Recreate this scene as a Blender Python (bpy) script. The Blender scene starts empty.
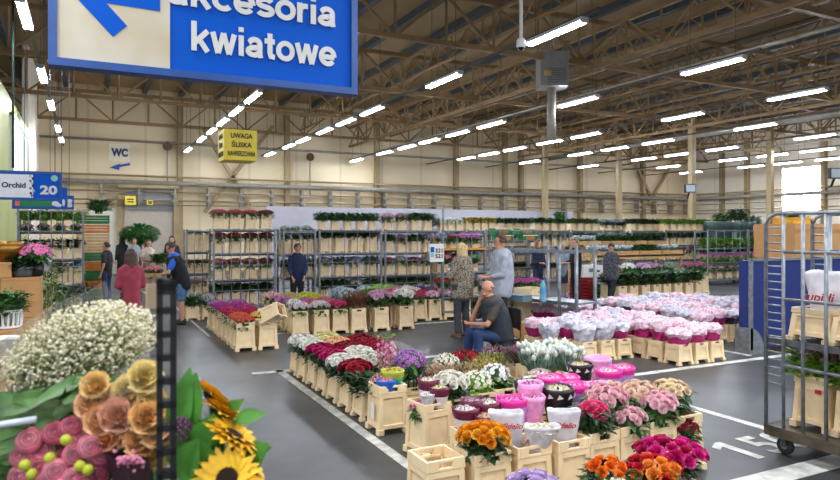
import bpy, math, random
from mathutils import Vector, Matrix, Euler
random.seed(7)
R = math.radians
scene = bpy.context.scene
COL = scene.collection
# ---------------------------------------------------------------- viewpoint
F, HY, CAMH = 660.0, 231.0, 1.95
TH = math.atan(332 / 660); S, C = math.sin(TH), math.cos(TH)
def pd(px, py, D):
    """place seen at a point of the photo, D metres ahead"""
    l = (px - 420) / F * D
    return Vector((D * S + l * C, D * C - l * S, CAMH - (py - HY) * D / F))
def at(px, py, z=0.0):
    return pd(px, py, F * (CAMH - z) / (py - HY))
def atY(px, Y, py=HY):
    u = (px - 420) / F
    return pd(px, py, Y / (C - u * S))
def atX(px, X, py=HY):
    u = (px - 420) / F
    return pd(px, py, X / (S + u * C))
cam = bpy.data.cameras.new('camera'); cam.lens = 36 * F / 840; cam.shift_y = -9 / 840
cam.clip_start = .05; cam.clip_end = 200
cam.dof.use_dof = True; cam.dof.focus_distance = 8.0; cam.dof.aperture_fstop = 4.5
co = bpy.data.objects.new('camera', cam); COL.objects.link(co)
co.location = (0, 0, CAMH); co.rotation_euler = (R(90), 0, -TH); scene.camera = co
vs = scene.view_settings
vs.view_transform = 'Standard'; vs.look = 'None'; vs.gamma = 1; vs.use_curve_mapping = False; vs.exposure = 0.25
# ---------------------------------------------------------------- materials
def lin(c):
    if isinstance(c, str):
        c = [int(c[i:i + 2], 16) / 255 for i in (0, 2, 4)]
    return tuple(x / 12.92 if x <= .04045 else ((x + .055) / 1.055) ** 2.4 for x in c)
MC = {}
def mat(name, c, rough=.6, metal=0, var=.12, scale=6, bump=0, emit=0, trans=0, spec=.5, alpha=1, dark=None):
    if name in MC: return MC[name]
    m = bpy.data.materials.new(name); m.use_nodes = True
    nt = m.node_tree; b = nt.nodes['Principled BSDF']; c = lin(c)
    b.inputs['Roughness'].default_value = rough; b.inputs['Metallic'].default_value = metal
    b.inputs['Specular IOR Level'].default_value = spec
    tc = nt.nodes.new('ShaderNodeTexCoord'); no = nt.nodes.new('ShaderNodeTexNoise')
    no.inputs['Scale'].default_value = scale; no.inputs['Detail'].default_value = 3
    nt.links.new(tc.outputs['Object'], no.inputs['Vector'])
    rp = nt.nodes.new('ShaderNodeValToRGB'); e = rp.color_ramp.elements
    d = lin(dark) if dark else tuple(x * (1 - 2 * var) for x in c)
    e[0].position = .3; e[0].color = d + (1,); e[1].position = .65; e[1].color = tuple(min(1, x * (1 + var * .5)) for x in c) + (1,)
    nt.links.new(no.outputs['Fac'], rp.inputs['Fac']); nt.links.new(rp.outputs['Color'], b.inputs['Base Color'])
    if bump:
        bp = nt.nodes.new('ShaderNodeBump'); bp.inputs['Strength'].default_value = bump; bp.inputs['Distance'].default_value = .02
        nt.links.new(no.outputs['Fac'], bp.inputs['Height']); nt.links.new(bp.outputs['Normal'], b.inputs['Normal'])
    if emit:
        b.inputs['Emission Color'].default_value = c + (1,); b.inputs['Emission Strength'].default_value = emit
    if alpha < 1: b.inputs['Alpha'].default_value = alpha
    MC[name] = m; return m
def flat(name, c, rough=.6, **k): return mat(name, c, rough, var=.03, **k)
CREAM = mat('cream_plastic', 'f8deb2', .42, var=.05, scale=9)
STEEL = mat('galvanised_steel', '8d939a', .42, .55, var=.18, scale=14)
DSTEEL = mat('dull_steel', '5c6064', .5, .5, var=.2, scale=14)
BLACK = flat('black_metal', '1c1b1d', .45)
RUB = flat('rubber', '2a2b2e', .7)
LEAF = mat('leaf_green', '3f6a2c', .5, var=.3, scale=18)
DLEAF = mat('dark_leaf', '2a4a24', .5, var=.3, scale=18)
GLEAF = mat('grey_leaf', '6f8a78', .6, var=.25, scale=18)
LLEAF = mat('lime_leaf', '7fae3c', .5, var=.25, scale=18)
YLEAF = mat('olive_leaf', '8a8a3c', .6, var=.25, scale=18)
BROWN = mat('dry_brown', '7c5038', .8, var=.3, scale=18)
WHITE = flat('white_paint', 'f2f1ee', .5)
CARD = mat('cardboard', 'b98a56', .8, var=.06, scale=5)
PETAL = {}
def petal(c):
    if c not in PETAL: PETAL[c] = mat('petal_' + c, c, .55, var=.14, scale=30)
    return PETAL[c]
# ---------------------------------------------------------------- mesh builder
class MB:
    def __init__(s): s.v = []; s.f = []; s.m = []; s.sm = []
    def add(s, vs, fs, mi=0, smooth=False, M=None):
        o = len(s.v)
        s.v += [tuple(M @ Vector(p)) if M else tuple(p) for p in vs]
        for f in fs: s.f.append(tuple(i + o for i in f)); s.m.append(mi); s.sm.append(smooth)
        return s
    def box(s, c, d, mi=0, M=None):
        x, y, z = c; a, b, h = d[0] / 2, d[1] / 2, d[2] / 2
        v = [(x + i * a, y + j * b, z + k * h) for k in (-1, 1) for j in (-1, 1) for i in (-1, 1)]
        return s.add(v, [(0, 2, 3, 1), (4, 5, 7, 6), (0, 1, 5, 4), (2, 6, 7, 3), (0, 4, 6, 2), (1, 3, 7, 5)], mi, False, M)
    def hexa(s, v, mi=0):
        return s.add(v, [(0, 2, 3, 1), (4, 5, 7, 6), (0, 1, 5, 4), (2, 6, 7, 3), (0, 4, 6, 2), (1, 3, 7, 5)], mi)
    def lathe(s, prof, n=16, c=(0, 0, 0), mi=0, M=None, smooth=True, cap=True, wob=0, sx=1, sy=1):
        v = []
        for r, z in prof:
            for i in range(n):
                a = 2 * math.pi * i / n; w = 1 + (random.uniform(-wob, wob) if wob else 0)
                v.append((c[0] + r * w * math.cos(a) * sx, c[1] + r * w * math.sin(a) * sy, c[2] + z))
        f = [(k * n + i, k * n + (i + 1) % n, (k + 1) * n + (i + 1) % n, (k + 1) * n + i) for k in range(len(prof) - 1) for i in range(n)]
        if cap: f += [tuple(range(n - 1, -1, -1)), tuple(range((len(prof) - 1) * n, len(prof) * n))]
        return s.add(v, f, mi, smooth, M)
    def tube(s, pts, r, n=8, mi=0, r2=None, smooth=True):
        pts = [Vector(p) for p in pts]; v = []; k = len(pts)
        for i, p in enumerate(pts):
            d = (pts[min(i + 1, k - 1)] - pts[max(i - 1, 0)]).normalized()
            a = d.orthogonal().normalized() if abs(d.z) > .99 else d.cross(Vector((0, 0, 1))).normalized()
            b = d.cross(a); rr = r if r2 is None else r + (r2 - r) * i / (k - 1)
            v += [p + (a * math.cos(t) + b * math.sin(t)) * rr for t in [2 * math.pi * j / n + math.pi / n for j in range(n)]]
        f = [(i * n + j, i * n + (j + 1) % n, (i + 1) * n + (j + 1) % n, (i + 1) * n + j) for i in range(k - 1) for j in range(n)]
        f += [tuple(range(n - 1, -1, -1)), tuple(range((k - 1) * n, k * n))]
        return s.add(v, f, mi, smooth)
    def bar(s, p, q, w, mi=0): return s.tube([p, q], w * .7071, 4, mi, smooth=False)
    def ball(s, c, r, n=10, m=6, mi=0, M=None, wob=0):
        r = (r, r, r) if not hasattr(r, '__len__') else r
        v = [(c[0], c[1], c[2] - r[2])]
        for k in range(1, m):
            t = math.pi * k / m - math.pi / 2
            for i in range(n):
                a = 2 * math.pi * i / n; w = 1 + (random.uniform(-wob, wob) if wob else 0)
                v.append((c[0] + r[0] * w * math.cos(t) * math.cos(a), c[1] + r[1] * w * math.cos(t) * math.sin(a), c[2] + r[2] * w * math.sin(t)))
        v.append((c[0], c[1], c[2] + r[2])); L = len(v) - 1
        f = [(0, 1 + (i + 1) % n, 1 + i) for i in range(n)] + [(L, L - n + i, L - n + (i + 1) % n) for i in range(n)]
        f += [(1 + k * n + i, 1 + k * n + (i + 1) % n, 1 + (k + 1) * n + (i + 1) % n, 1 + (k + 1) * n + i) for k in range(m - 2) for i in range(n)]
        return s.add(v, f, mi, True, M)
    def mesh(s, name, mats):
        me = bpy.data.meshes.new(name); me.from_pydata(s.v, [], s.f)
        for m in (mats if isinstance(mats, (list, tuple)) else [mats]): me.materials.append(m)
        me.polygons.foreach_set('material_index', s.m); me.polygons.foreach_set('use_smooth', s.sm); me.update(); return me
    def build(s, name, mats, parent=None, loc=(0, 0, 0), rz=0):
        return put(name, s.mesh(name, mats), parent, loc, rz)
def put(name, me, parent=None, loc=(0, 0, 0), rz=0, sc=1, mats=None, rot=None):
    o = bpy.data.objects.new(name, me); COL.objects.link(o)
    o.location = loc; o.rotation_euler = rot or (0, 0, rz); o.scale = (sc, sc, sc) if not hasattr(sc, '__len__') else sc
    if parent: o.parent = parent
    if mats:
        for i, m in enumerate(mats):
            o.material_slots[i].link = 'OBJECT'; o.material_slots[i].material = m
    return o
SEEN = {}
def T(o, label, cat, group=None):
    o['label'] = label; o['category'] = cat
    if group: o['group'] = group
    SEEN.setdefault(label, []).append(o.name); return o
def E(name, label, cat, loc=(0, 0, 0), rz=0, group=None):
    return T(put(name, None, None, loc, rz), label, cat, group)
def ST(o): o['kind'] = 'structure'; return o
def bevel(me, w):
    import bmesh
    b = bmesh.new(); b.from_mesh(me)
    bmesh.ops.bevel(b, geom=list(b.edges), offset=w, segments=1, affect='EDGES'); b.to_mesh(me); b.free(); return me
def text(s, size, name, m, parent=None, loc=(0, 0, 0), rot=(R(90), 0, 0), bold=.0, shear=0, ext=.002, width=None, align='LEFT', height=None):
    cu = bpy.data.curves.new(name, 'FONT'); cu.body = s; cu.size = size; cu.offset = bold * size; cu.shear = shear; cu.extrude = ext; cu.align_x = align
    cu.resolution_u = 4
    o = bpy.data.objects.new('t', cu); COL.objects.link(o); bpy.context.view_layer.update()
    me = bpy.data.meshes.new_from_object(o.evaluated_get(bpy.context.evaluated_depsgraph_get())); bpy.data.objects.remove(o)
    me.name = name; me.materials.clear(); me.materials.append(m)
    if width or height:
        xs = [v.co.x for v in me.vertices]; ys = [v.co.y for v in me.vertices]
        kx = width / (max(xs) - min(xs)) if width else 1; x0 = min(xs) if align == 'LEFT' else 0
        ky = height / (max(ys)) if height else kx
        for v in me.vertices: v.co.x = (v.co.x - x0) * kx; v.co.y *= ky
    return put(name, me, parent, loc, rot=rot)
ORD = 'first second third fourth fifth sixth seventh eighth ninth tenth eleventh twelfth thirteenth fourteenth fifteenth sixteenth'.split()
# ================================================================ SETTING
def floor_mat():
    m = bpy.data.materials.new('concrete_floor'); m.use_nodes = True; nt = m.node_tree; b = nt.nodes['Principled BSDF']
    tc = nt.nodes.new('ShaderNodeTexCoord')
    def noise(sc, det):
        n = nt.nodes.new('ShaderNodeTexNoise'); n.inputs['Scale'].default_value = sc; n.inputs['Detail'].default_value = det
        nt.links.new(tc.outputs['Object'], n.inputs['Vector']); return n
    def ramp(src, p0, c0, p1, c1):
        r = nt.nodes.new('ShaderNodeValToRGB'); e = r.color_ramp.elements
        e[0].position, e[1].position = p0, p1; e[0].color = c0 + (1,); e[1].color = c1 + (1,)
        nt.links.new(src.outputs['Fac'], r.inputs['Fac']); return r
    a = noise(.7, 6); d = noise(5, 8)
    c1 = ramp(a, .35, lin('3c3d3d'), .72, lin('525455')); c2 = ramp(d, .3, (.6, .6, .6), .7, (1, 1, 1))
    mx = nt.nodes.new('ShaderNodeMixRGB'); mx.blend_type = 'MULTIPLY'; mx.inputs[0].default_value = .6
    nt.links.new(c1.outputs[0], mx.inputs[1]); nt.links.new(c2.outputs[0], mx.inputs[2]); nt.links.new(mx.outputs[0], b.inputs['Base Color'])
    r = ramp(noise(.4, 2), .25, (.27,) * 3, .8, (.6,) * 3); nt.links.new(r.outputs[0], b.inputs['Roughness'])
    return m
YW, XR, XL = 33.5, 38.5, -1.9
fl = MB(); fl.box((13.5, 13.75, -.05), (53, 41.5, .1)); ST(fl.build('floor', floor_mat()))
LINE = mat('floor_paint', 'dcdcd6', .6, var=.12, scale=7, dark='a3a39c')
def line(n, x0, y0, x1, y1):
    b = MB(); b.box(((x0 + x1) / 2, (y0 + y1) / 2, .002), (abs(x1 - x0), abs(y1 - y0), .004)); ST(b.build('floor_marking', LINE))
line(1, 2.33, 2.0, 2.43, 9.2); line(2, 2.0, 9.0, 7.6, 9.14); line(3, 5.92, 2.0, 6.02, 7.0); line(4, 2.6, 3.3, 8.6, 3.52)
line(5, 5.9, 6.62, 11.5, 6.74); line(6, 3.1, 12.35, 8.0, 12.45); line(7, 9.2, 6.9, 9.3, 9.6); line(8, 1.98, 12.6, 2.03, 18)
sg = E('painted_bay_number', 'white number painted on the dark floor beside the trolley wheel', 'floor marking', (5.12, 3.76, .004))
MB().add([(.0, -.02, 0), (.09, -.02, 0), (.09, .44, 0), (.02, .44, 0), (-.1, .37, 0), (-.1, .28, 0), (.0, .34, 0)], [(0, 1, 2, 3, 6), (3, 4, 5, 6)]).build('numeral', LINE, sg)
for i, ch in ((1, '5'), (2, '0')):
    text(ch, .55, 'numeral', LINE, sg, (i * .28 - .02, 0, 0), rot=(0, 0, 0), bold=.02, ext=.001, width=[.14, .24, .26][i], height=.44)
WALL = bpy.data.materials.new('wall_panel'); WALL.use_nodes = True
def panel(m, c, sc, axis):
    nt = m.node_tree; b = nt.nodes['Principled BSDF']; b.inputs['Roughness'].default_value = .6
    tc = nt.nodes.new('ShaderNodeTexCoord'); w = nt.nodes.new('ShaderNodeTexWave'); w.bands_direction = axis; w.inputs['Scale'].default_value = sc
    r = nt.nodes.new('ShaderNodeValToRGB'); e = r.color_ramp.elements; c = lin(c)
    e[0].position = 0; e[0].color = tuple(x * .82 for x in c) + (1,); e[1].position = .012; e[1].color = c + (1,)
    n = nt.nodes.new('ShaderNodeTexNoise'); n.inputs['Scale'].default_value = .35
    mx = nt.nodes.new('ShaderNodeMixRGB'); mx.blend_type = 'MULTIPLY'; mx.inputs[0].default_value = .35
    nt.links.new(tc.outputs['Object'], w.inputs['Vector']); nt.links.new(tc.outputs['Object'], n.inputs['Vector'])
    nt.links.new(w.outputs['Fac'], r.inputs['Fac']); nt.links.new(r.outputs[0], mx.inputs[1]); nt.links.new(n.outputs['Fac'], mx.inputs[2])
    nt.links.new(mx.outputs[0], b.inputs['Base Color'])
panel(WALL, 'eedab4', .13, 'X')
WALLR = bpy.data.materials.new('wall_panel_side'); WALLR.use_nodes = True; panel(WALLR, 'f2e8d4', .13, 'Y')
ZR = 8.6
b = MB(); b.box((14, YW + .1, ZR / 2), (50, .2, ZR)); ST(b.build('wall_back', WALL))
b = MB(); b.box((XR + .1, 14, 1.6), (.2, 40, 3.2)); b.box((XR + .1, 14, 7.2), (.2, 40, 2.8)); b.box((XR + .1, 30.25, 4.5), (.2, 7.5, 2.6)); b.box((XR + .1, 9.0, 4.5), (.2, 30, 2.6))
ST(b.build('wall_right', WALLR))
b = MB(); b.box((XR + .1, 25.25, 4.5), (.06, 2.5, 2.6)); ST(b.build('window_1', flat('daylit_pane', 'f6f8ff', .4, emit=22)))
b = MB(); b.box((XL - .1, 30.5, ZR / 2), (.2, 6.4, ZR)); ST(b.build('wall_left', WALLR))
ROOF = mat('roof_deck', '9c8058', .8, var=.1, scale=.6)
b = MB(); b.box((13.5, 13.5, ZR + .05), (53, 43, .1)); ST(b.build('ceiling', ROOF))
PURL = mat('grey_purlin', '45484a', .6, var=.1); TRUSS = mat('tan_steel', '86683f', .6, var=.12, scale=3)
PIL = mat('tan_column', '9a8560', .6, var=.1, scale=2); GREYP = mat('grey_pipe', '8f897c', .5, var=.12)
x = -10.6
while x < XR:
    b = MB(); b.box((x, 13.5, ZR - .11), (.2, 43, .22)); ST(b.build('roof_purlin', PURL)); x += 1.62
def truss(name, p0, p1, z0, z1, step, w=.09):
    b = MB(); p0, p1 = Vector(p0), Vector(p1); L = (p1 - p0).length; n = round(L / step); d = (p1 - p0) / n
    up0, up1 = Vector((0, 0, z0)), Vector((0, 0, z1))
    b.bar(p0 + up0, p1 + up0, w * 1.4); b.bar(p0 + up1, p1 + up1, w * 1.5)
    for i in range(n):
        a = p0 + d * i; c = a + d
        b.bar(a + up0, a + up1, w * .7)
        b.bar(*((a + up0, c + up1) if i % 2 else (a + up1, c + up0)), w * .7)
    return ST(b.build(name, TRUSS))
for y in (9.0, 14.8, 20.6, 26.4, 32.0): truss('roof_truss', (-12, y, 0), (XR, y, 0), 6.75, 8.0, 1.45)
for x in (12.6, 23.6, 30.5): truss('roof_girder', (x, 1, 0), (x, YW, 0), 6.5, 7.5, 1.2, .08)
for x in (9.9, 15.0, 18.3, 21.2, 26.2, 33.5): truss('roof_lattice_joist', (x, 6, 0), (x, YW, 0), 7.2, 7.9, .9, .05)
for x in (14.2, 24.6, 24.9, 25.2, 31.4):
    b = MB(); b.tube([(x, 2, 6.3), (x, YW - .2, 6.3)], .05, 8); ST(b.build('overhead_pipe', GREYP))
def hcol(name, x, y, w=.23, z=7.2):
    b = MB(); b.box((x - w * .45, y, z / 2), (w * .14, w, z)); b.box((x + w * .45, y, z / 2), (w * .14, w, z)); b.box((x, y, z / 2), (w * .8, w * .2, z)); b.box((x, y - w * .46, z / 2), (w * .8, w * .1, z))
    b.box((x, y, .02), (w * 1.5, w * 1.5, .04)); ST(b.build(name, PIL))
for px, Y in ((692, 20.6), (770, 20.6), (545, 27.5), (619, 27.5)): hcol('steel_column', atY(px, Y).x, Y)
for px in (180, 287, 377, 456, 505, 521, 580, 643):
    p = atY(px, YW - .16); b = MB(); b.box((p.x, YW - .16, 4), (.24, .3, 8)); ST(b.build('wall_pilaster', PIL))
for px in (722, 747, 824):
    p = atX(px, XR - .16); b = MB(); b.box((XR - .16, p.y, 4), (.3, .24, 8)); ST(b.build('wall_pilaster', PIL))
def brace(px0, y0, px1, y1, Y=YW - .25):
    b = MB(); b.bar(atY(px0, Y, y0), atY(px1, Y, y1), .16); ST(b.build('diagonal_brace', PIL))
brace(273, 126, 205, 212); brace(203, 128, 250, 206); brace(648, 205, 680, 150); brace(626, 145, 655, 205)
def hpipe(py, px, r, name='wall_pipe', m=PIL):
    z = atY(px, YW - .5, py).z; b = MB(); b.tube([(XL, YW - .5, z), (XR - .5, YW - .5, z), (XR - .5, 2, z)], r, 8); ST(b.build(name, m)); return z
zt = hpipe(181, 285, .05); hpipe(187, 285, .12, 'wall_duct', GREYP); z1 = hpipe(195, 285, .04); z2 = hpipe(203, 285, .04); hpipe(207, 285, .03)
b = MB()
for i in range(26):
    x = -1 + i * 1.55; b.box((x, YW - .3, z2 + .2), (.08, .5, .9)); b.box((x, YW - .55, z1 - .1), (.3, .12, .09)); b.box((x, YW - .55, z2), (.3, .12, .09))
ST(b.build('wall_bracket_rail', GREYP))
# upper back wall truss line and conduits
b = MB(); b.tube([(XL, YW - .3, 6.1), (XR, YW - .3, 6.1)], .06); ST(b.build('wall_conduit', GREYP))
# partition, doors, office
b = MB(); b.box((15, 28, 1.5), (16.5, .12, 3.0)); ST(b.build('wall_partition', flat('pale_partition', 'aba8b0', .7)))
b = MB(); pa, pb = atY(124, YW - .35), atY(173, YW - .35); zd = atY(150, YW - .35, 209).z
for i in range(14): b.box(((pa.x + pb.x) / 2, YW - .3, zd + .9 - .07 * i), (pb.x - pa.x, .05, .06))
ST(b.build('door_1', flat('roller_shutter', '8b8d90', .45)))
b = MB(); b.box(((pa.x + pb.x) / 2, YW - .2, zd / 2), (pb.x - pa.x, .06, zd)); ST(b.build('door_2', flat('strip_curtain', 'b5aa9a', .5)))
b = MB(); b.box(((pa.x + pb.x) / 2, YW - .4, zd + 1.1), (pb.x - pa.x + .5, .3, .3)); b.box((pa.x - .15, YW - .3, 1.8), (.25, .25, 3.6)); b.box((pb.x + .15, YW - .3, 1.8), (.25, .25, 3.6)); ST(b.build('trim_1', PIL))
p = atY(106, YW - .2); b = MB(); b.box((p.x, YW - .2, 1.5), (1.35, .1, 3.0)); b.box((p.x + .5, YW - .28, 1.2), (.05, .06, .2)); ST(b.build('door_3', flat('white_door', 'd9d5c8', .5)))
GRN = mat('yellow_green_panel', 'a3a668', .5, var=.06, scale=1)
b = MB(); b.box((XL - 1.6, 22.5, 2.8), (3.2, 10, 5.6)); ST(b.build('wall_office', GRN))
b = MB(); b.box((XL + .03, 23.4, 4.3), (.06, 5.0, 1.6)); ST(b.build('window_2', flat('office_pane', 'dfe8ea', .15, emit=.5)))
b = MB()
for y in (20.9, 22.6, 24.3, 25.9): b.box((XL + .05, y, 4.3), (.08, .1, 1.7))
b.box((XL + .05, 23.4, 5.12), (.08, 5.1, .1)); b.box((XL + .05, 23.4, 3.48), (.08, 5.1, .1)); ST(b.build('window_frame', flat('pale_frame', 'cfd4c8', .5)))
b = MB()
for i in range(30): b.box((-2.95, 11.5, .1 + i * .1), (2.6, .05 + .03 * (i % 2), .1))
ST(b.build('shutter_wall', flat('grey_siding', 'a8a9a6', .5)))
b = MB(); b.tube([pd(13, -30, 12), pd(13, 168, 12)], .02, 6); T(b.build('hanging_cable', flat('dark_green_cable', '1e3a2c', .5)), 'dark vertical cable dropping to the orchid sign', 'cable')
# ================================================================ LAMPS
TUBE = flat('tube_glow', 'eaf2ff', .3, emit=125); HOUS = flat('lamp_housing', 'cfd0d0', .4)
lb = MB(); lb.box((0, 0, .05), (.16, 1.66, .06)); lb.box((0, .81, .02), (.15, .04, .08)); lb.box((0, -.81, .02), (.15, .04, .08)); me_h = lb.mesh('lamp_housing', HOUS)
lb = MB()
lb.tube([(-.045, -.78, -.005), (-.045, .78, -.005)], .02, 8)
me_t = lb.mesh('tube', TUBE); me_t.name = 'tube'
RAIL = flat('dark_rail', '4a4238', .5)
lb = MB(); lb.tube([(0, -.6, .08), (0, -.6, 2.75)], .008, 4); lb.tube([(0, .6, .08), (0, .6, 2.75)], .008, 4); me_w = lb.mesh('hanger', RAIL)
ZL = 5.6
ROWS = [(-.96, (13, 17.8, 21.9, 26.7, 30)), (4.04, (18.2, 20.5, 22.7, 24.9, 27.3, 31.2)), (7.73, (9.8, 14.1, 18.6, 20.9, 23.1, 25.8, 27.9, 31.2)),
        (12.4, (10.2, 14.7, 19.2, 21.5, 23.8, 25.9, 28.3, 31.9)), (17, (11.3, 15.1, 19.7, 21.9, 24.4, 26.5, 28.6)), (20.9, (11.6, 15.4, 19.8, 22.3, 24.6, 28.6)),
        (25.2, (12.2, 16, 20.2, 22.6, 24.8, 29)), (29.5, (14.5, 18.6, 20.8, 23, 27.2)), (33.6, (16.5, 20.5, 22.8, 25, 29.2))]
for ri, (x, ys) in enumerate(ROWS):
    y0 = ys[0] - 1.2
    b = MB(); b.box((x, (y0 + 33) / 2, ZL + .11), (.06, 33 - y0, .05)); ST(b.build('lamp_rail', RAIL))
    for li, y in enumerate(ys):
        o = E('fluorescent_lamp', f'lit tube lamp, {ORD[li]} from the front in the {ORD[ri]} row from the office', 'ceiling lamp', (x, y, ZL), 0, 'hanging tube lamps')
        put('housing', me_h, o); put('hanger', me_w, o)
        put('tube', me_t, o); put('tube', me_t, o, (.09, 0, 0))
def arealamp(x, y, z=ZL, e=125):
    l = bpy.data.lights.new('hall_lamp', 'AREA'); l.shape = 'RECTANGLE'; l.size = .2; l.size_y = 1.6; l.energy = e; l.color = (.93, .96, 1)
    o = bpy.data.objects.new('hall_lamp', l); COL.objects.link(o); o.location = (x, y, z)
for x in (-5.5, -.96, 4.04, 7.73, 12.4, 17, 20.9):
    for y in (-3.5, 1, 5.4): arealamp(x, y)
for y in (9.5, 14): arealamp(-5.5, y)
w = bpy.data.worlds.new('world'); scene.world = w; w.use_nodes = True
w.node_tree.nodes['Background'].inputs[0].default_value = (.8, .9, 1, 1); w.node_tree.nodes['Background'].inputs[1].default_value = .6
# ================================================================ SIGNS
BLUE = mat('sign_blue', '0058c8', .55, var=.02, scale=2, spec=.15); DBLUE = mat('sign_frame_blue', '164f9e', .4, var=.1); OFFW = mat('sign_white', 'd9d4c9', .5, scale=1.3, dark='c6b694')
YS = 5.8
def sp(px, py): p = atY(px, YS, py); return p.x, p.z
x0, zb0 = sp(48, 62); x1, zb1 = sp(357, 97); zb = (zb0 + zb1) / 2; zt_ = zb + 1.15
o = E('hanging_sign', 'large blue and white hanging sign reading akcesoria kwiatowe with an arrow', 'sign', ((x0 + x1) / 2, YS, zb))
cx = (x0 + x1) / 2; wd = x1 - x0; hh = zt_ - zb
b = MB(); b.box((0, .06, hh / 2), (wd - .06, .1, hh - .06)); b.build('panel', BLUE, o)
b = MB(); b.box((0, .06, .03), (wd, .16, .06)); b.box((0, .06, hh - .03), (wd, .16, .06)); b.box((-wd / 2 + .03, .06, hh / 2), (.06, .158, hh - .12)); b.box((wd / 2 - .03, .06, hh / 2), (.06, .158, hh - .12)); b.build('frame', DBLUE, o)
xa, za = sp(56, 58.5); xb, zb_ = sp(170, 70)
b = MB(); b.box(((xa + xb) / 2 - cx, .005, ((za + zb_) / 2 - zb + hh - .06) / 2), (xb - xa, .012, hh - .06 - ((za + zb_) / 2 - zb))); b.build('white_panel', OFFW, o)
pts = [sp(*q) for q in ((113, 37), (127, 26), (106, 3), (160, 11.5))]; pts[2] = (pts[2][0], pts[2][1]); pts.append((pts[3][0], zt_ - .1)); pts.append((sp(62, 0)[0], zt_ - .1)); q = sp(78, 0)
pts.append((sp(62, 0)[0], q[1] + .12))
n = len(pts); b = MB(); b.add([(px - cx, -.006, pz - zb) for px, pz in pts] + [(px - cx, -.002, pz - zb) for px, pz in pts], [tuple(range(n)), tuple(range(2 * n - 1, n - 1, -1))] + [(i, i + n, (i + 1) % n + n, (i + 1) % n) for i in range(n)])
b.build('arrow', BLUE, o)
TXT = flat('sign_lettering', 'dedcd8', .5)
a0, a1 = sp(172, 50), sp(335, 66); hk = sp(191, 17)[1] - sp(191, 46.5)[1]; zb2 = sp(263, 57)[1] - zb - .015
def arc(cx, cy, rx, ry, a0, a1, n=18): return [(cx + rx * math.cos(R(a0 + (a1 - a0) * i / n)), cy + ry * math.sin(R(a0 + (a1 - a0) * i / n))) for i in range(n + 1)]
GLYPH = {'o': (1.04, [arc(.52, .5, .38, .385, 0, 360, 28)]), 'c': (.98, [arc(.52, .5, .38, .385, 42, 318, 24)]),
         'e': (1.02, [[(.16, .47), (.9, .47)], arc(.52, .5, .38, .385, -2, 322, 26)]),
         'a': (1.0, [[(.18, .7)] + arc(.48, .66, .28, .225, 165, 0, 12) + [(.76, .2), (.8, 0)], arc(.44, .3, .3, .18, 70, 290, 14) + [(.76, .3)], [(.44, .47), (.76, .55)]]),
         's': (.94, [arc(.47, .7, .31, .19, 20, 250, 14)[:-1] + arc(.47, .31, .33, .19, 75, -160, 14)]),
         'r': (.66, [[(.19, 0), (.19, 1)], [(.19, .5), (.24, .74), (.38, .85), (.6, .86)]]), 'i': (.44, [[(.22, 0), (.22, 1)], [(.22, 1.17), (.22, 1.4)]]),
         'k': (.98, [[(.19, 0), (.19, 1.4)], [(.86, 1), (.25, .4)], [(.42, .6), (.86, 0)]]), 't': (.62, [[(.3, 1.28), (.3, .3), (.36, .14), (.56, .12)], [(.02, .89), (.56, .89)]]),
         'w': (1.36, [[(.13, 1), (.4, 0)], [(.4, 0), (.68, 1)], [(.68, 1), (.96, 0)], [(.96, 0), (1.23, 1)]])}
def word(s_, x0, x1, z, xh, parent):
    tot = sum(GLYPH[c][0] for c in s_); k = (x1 - x0) / tot; b = MB(); x = 0; hw = .13
    for c in s_:
        for pi_, path in enumerate(GLYPH[c][1]):
            v = []; n = len(path); yo = .0018 * pi_
            for i, p in enumerate(path):
                p = Vector(p); d0 = (p - Vector(path[i - 1])).normalized() if i else None; d1 = (Vector(path[i + 1]) - p).normalized() if i < n - 1 else None
                d0 = d0 or d1; d1 = d1 or d0; m = d0 + d1; m = m.normalized() if m.length > .2 else d1; nn = Vector((-m.y, m.x)); w_ = hw / max(.55, nn.dot(Vector((-d1.y, d1.x))))
                for y in (yo, .012):
                    for sg_ in (1, -1): q = p + nn * w_ * sg_; v.append(((x + q.x) * k, y, q.y * xh))
            f = []
            for i in range(n - 1): a = i * 4; f += [(a + 1, a, a + 4, a + 5), (a + 2, a + 3, a + 7, a + 6), (a, a + 2, a + 6, a + 4), (a + 3, a + 1, a + 5, a + 7)]
            f += [(0, 1, 3, 2), (n * 4 - 4, n * 4 - 2, n * 4 - 1, n * 4 - 3)]; b.add(v, f)
        x += GLYPH[c][0]
    return b.build('lettering', TXT, parent, (x0, -.012, z))
xh = hk / 1.4
word('kwiatowe', sp(190, 0)[0] - cx, sp(336, 0)[0] - cx, zb2, xh, o); word('akcesoria', sp(166, 0)[0] - cx, sp(336.5, 0)[0] - cx, zb2 + .365, xh, o)
b = MB(); b.tube([(-.8, .06, hh), (-.8, .06, 8.4 - zb)], .012, 6); b.tube([(.8, .06, hh), (.8, .06, 8.4 - zb)], .012, 6); b.build('hanger', DSTEEL, o)
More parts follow.
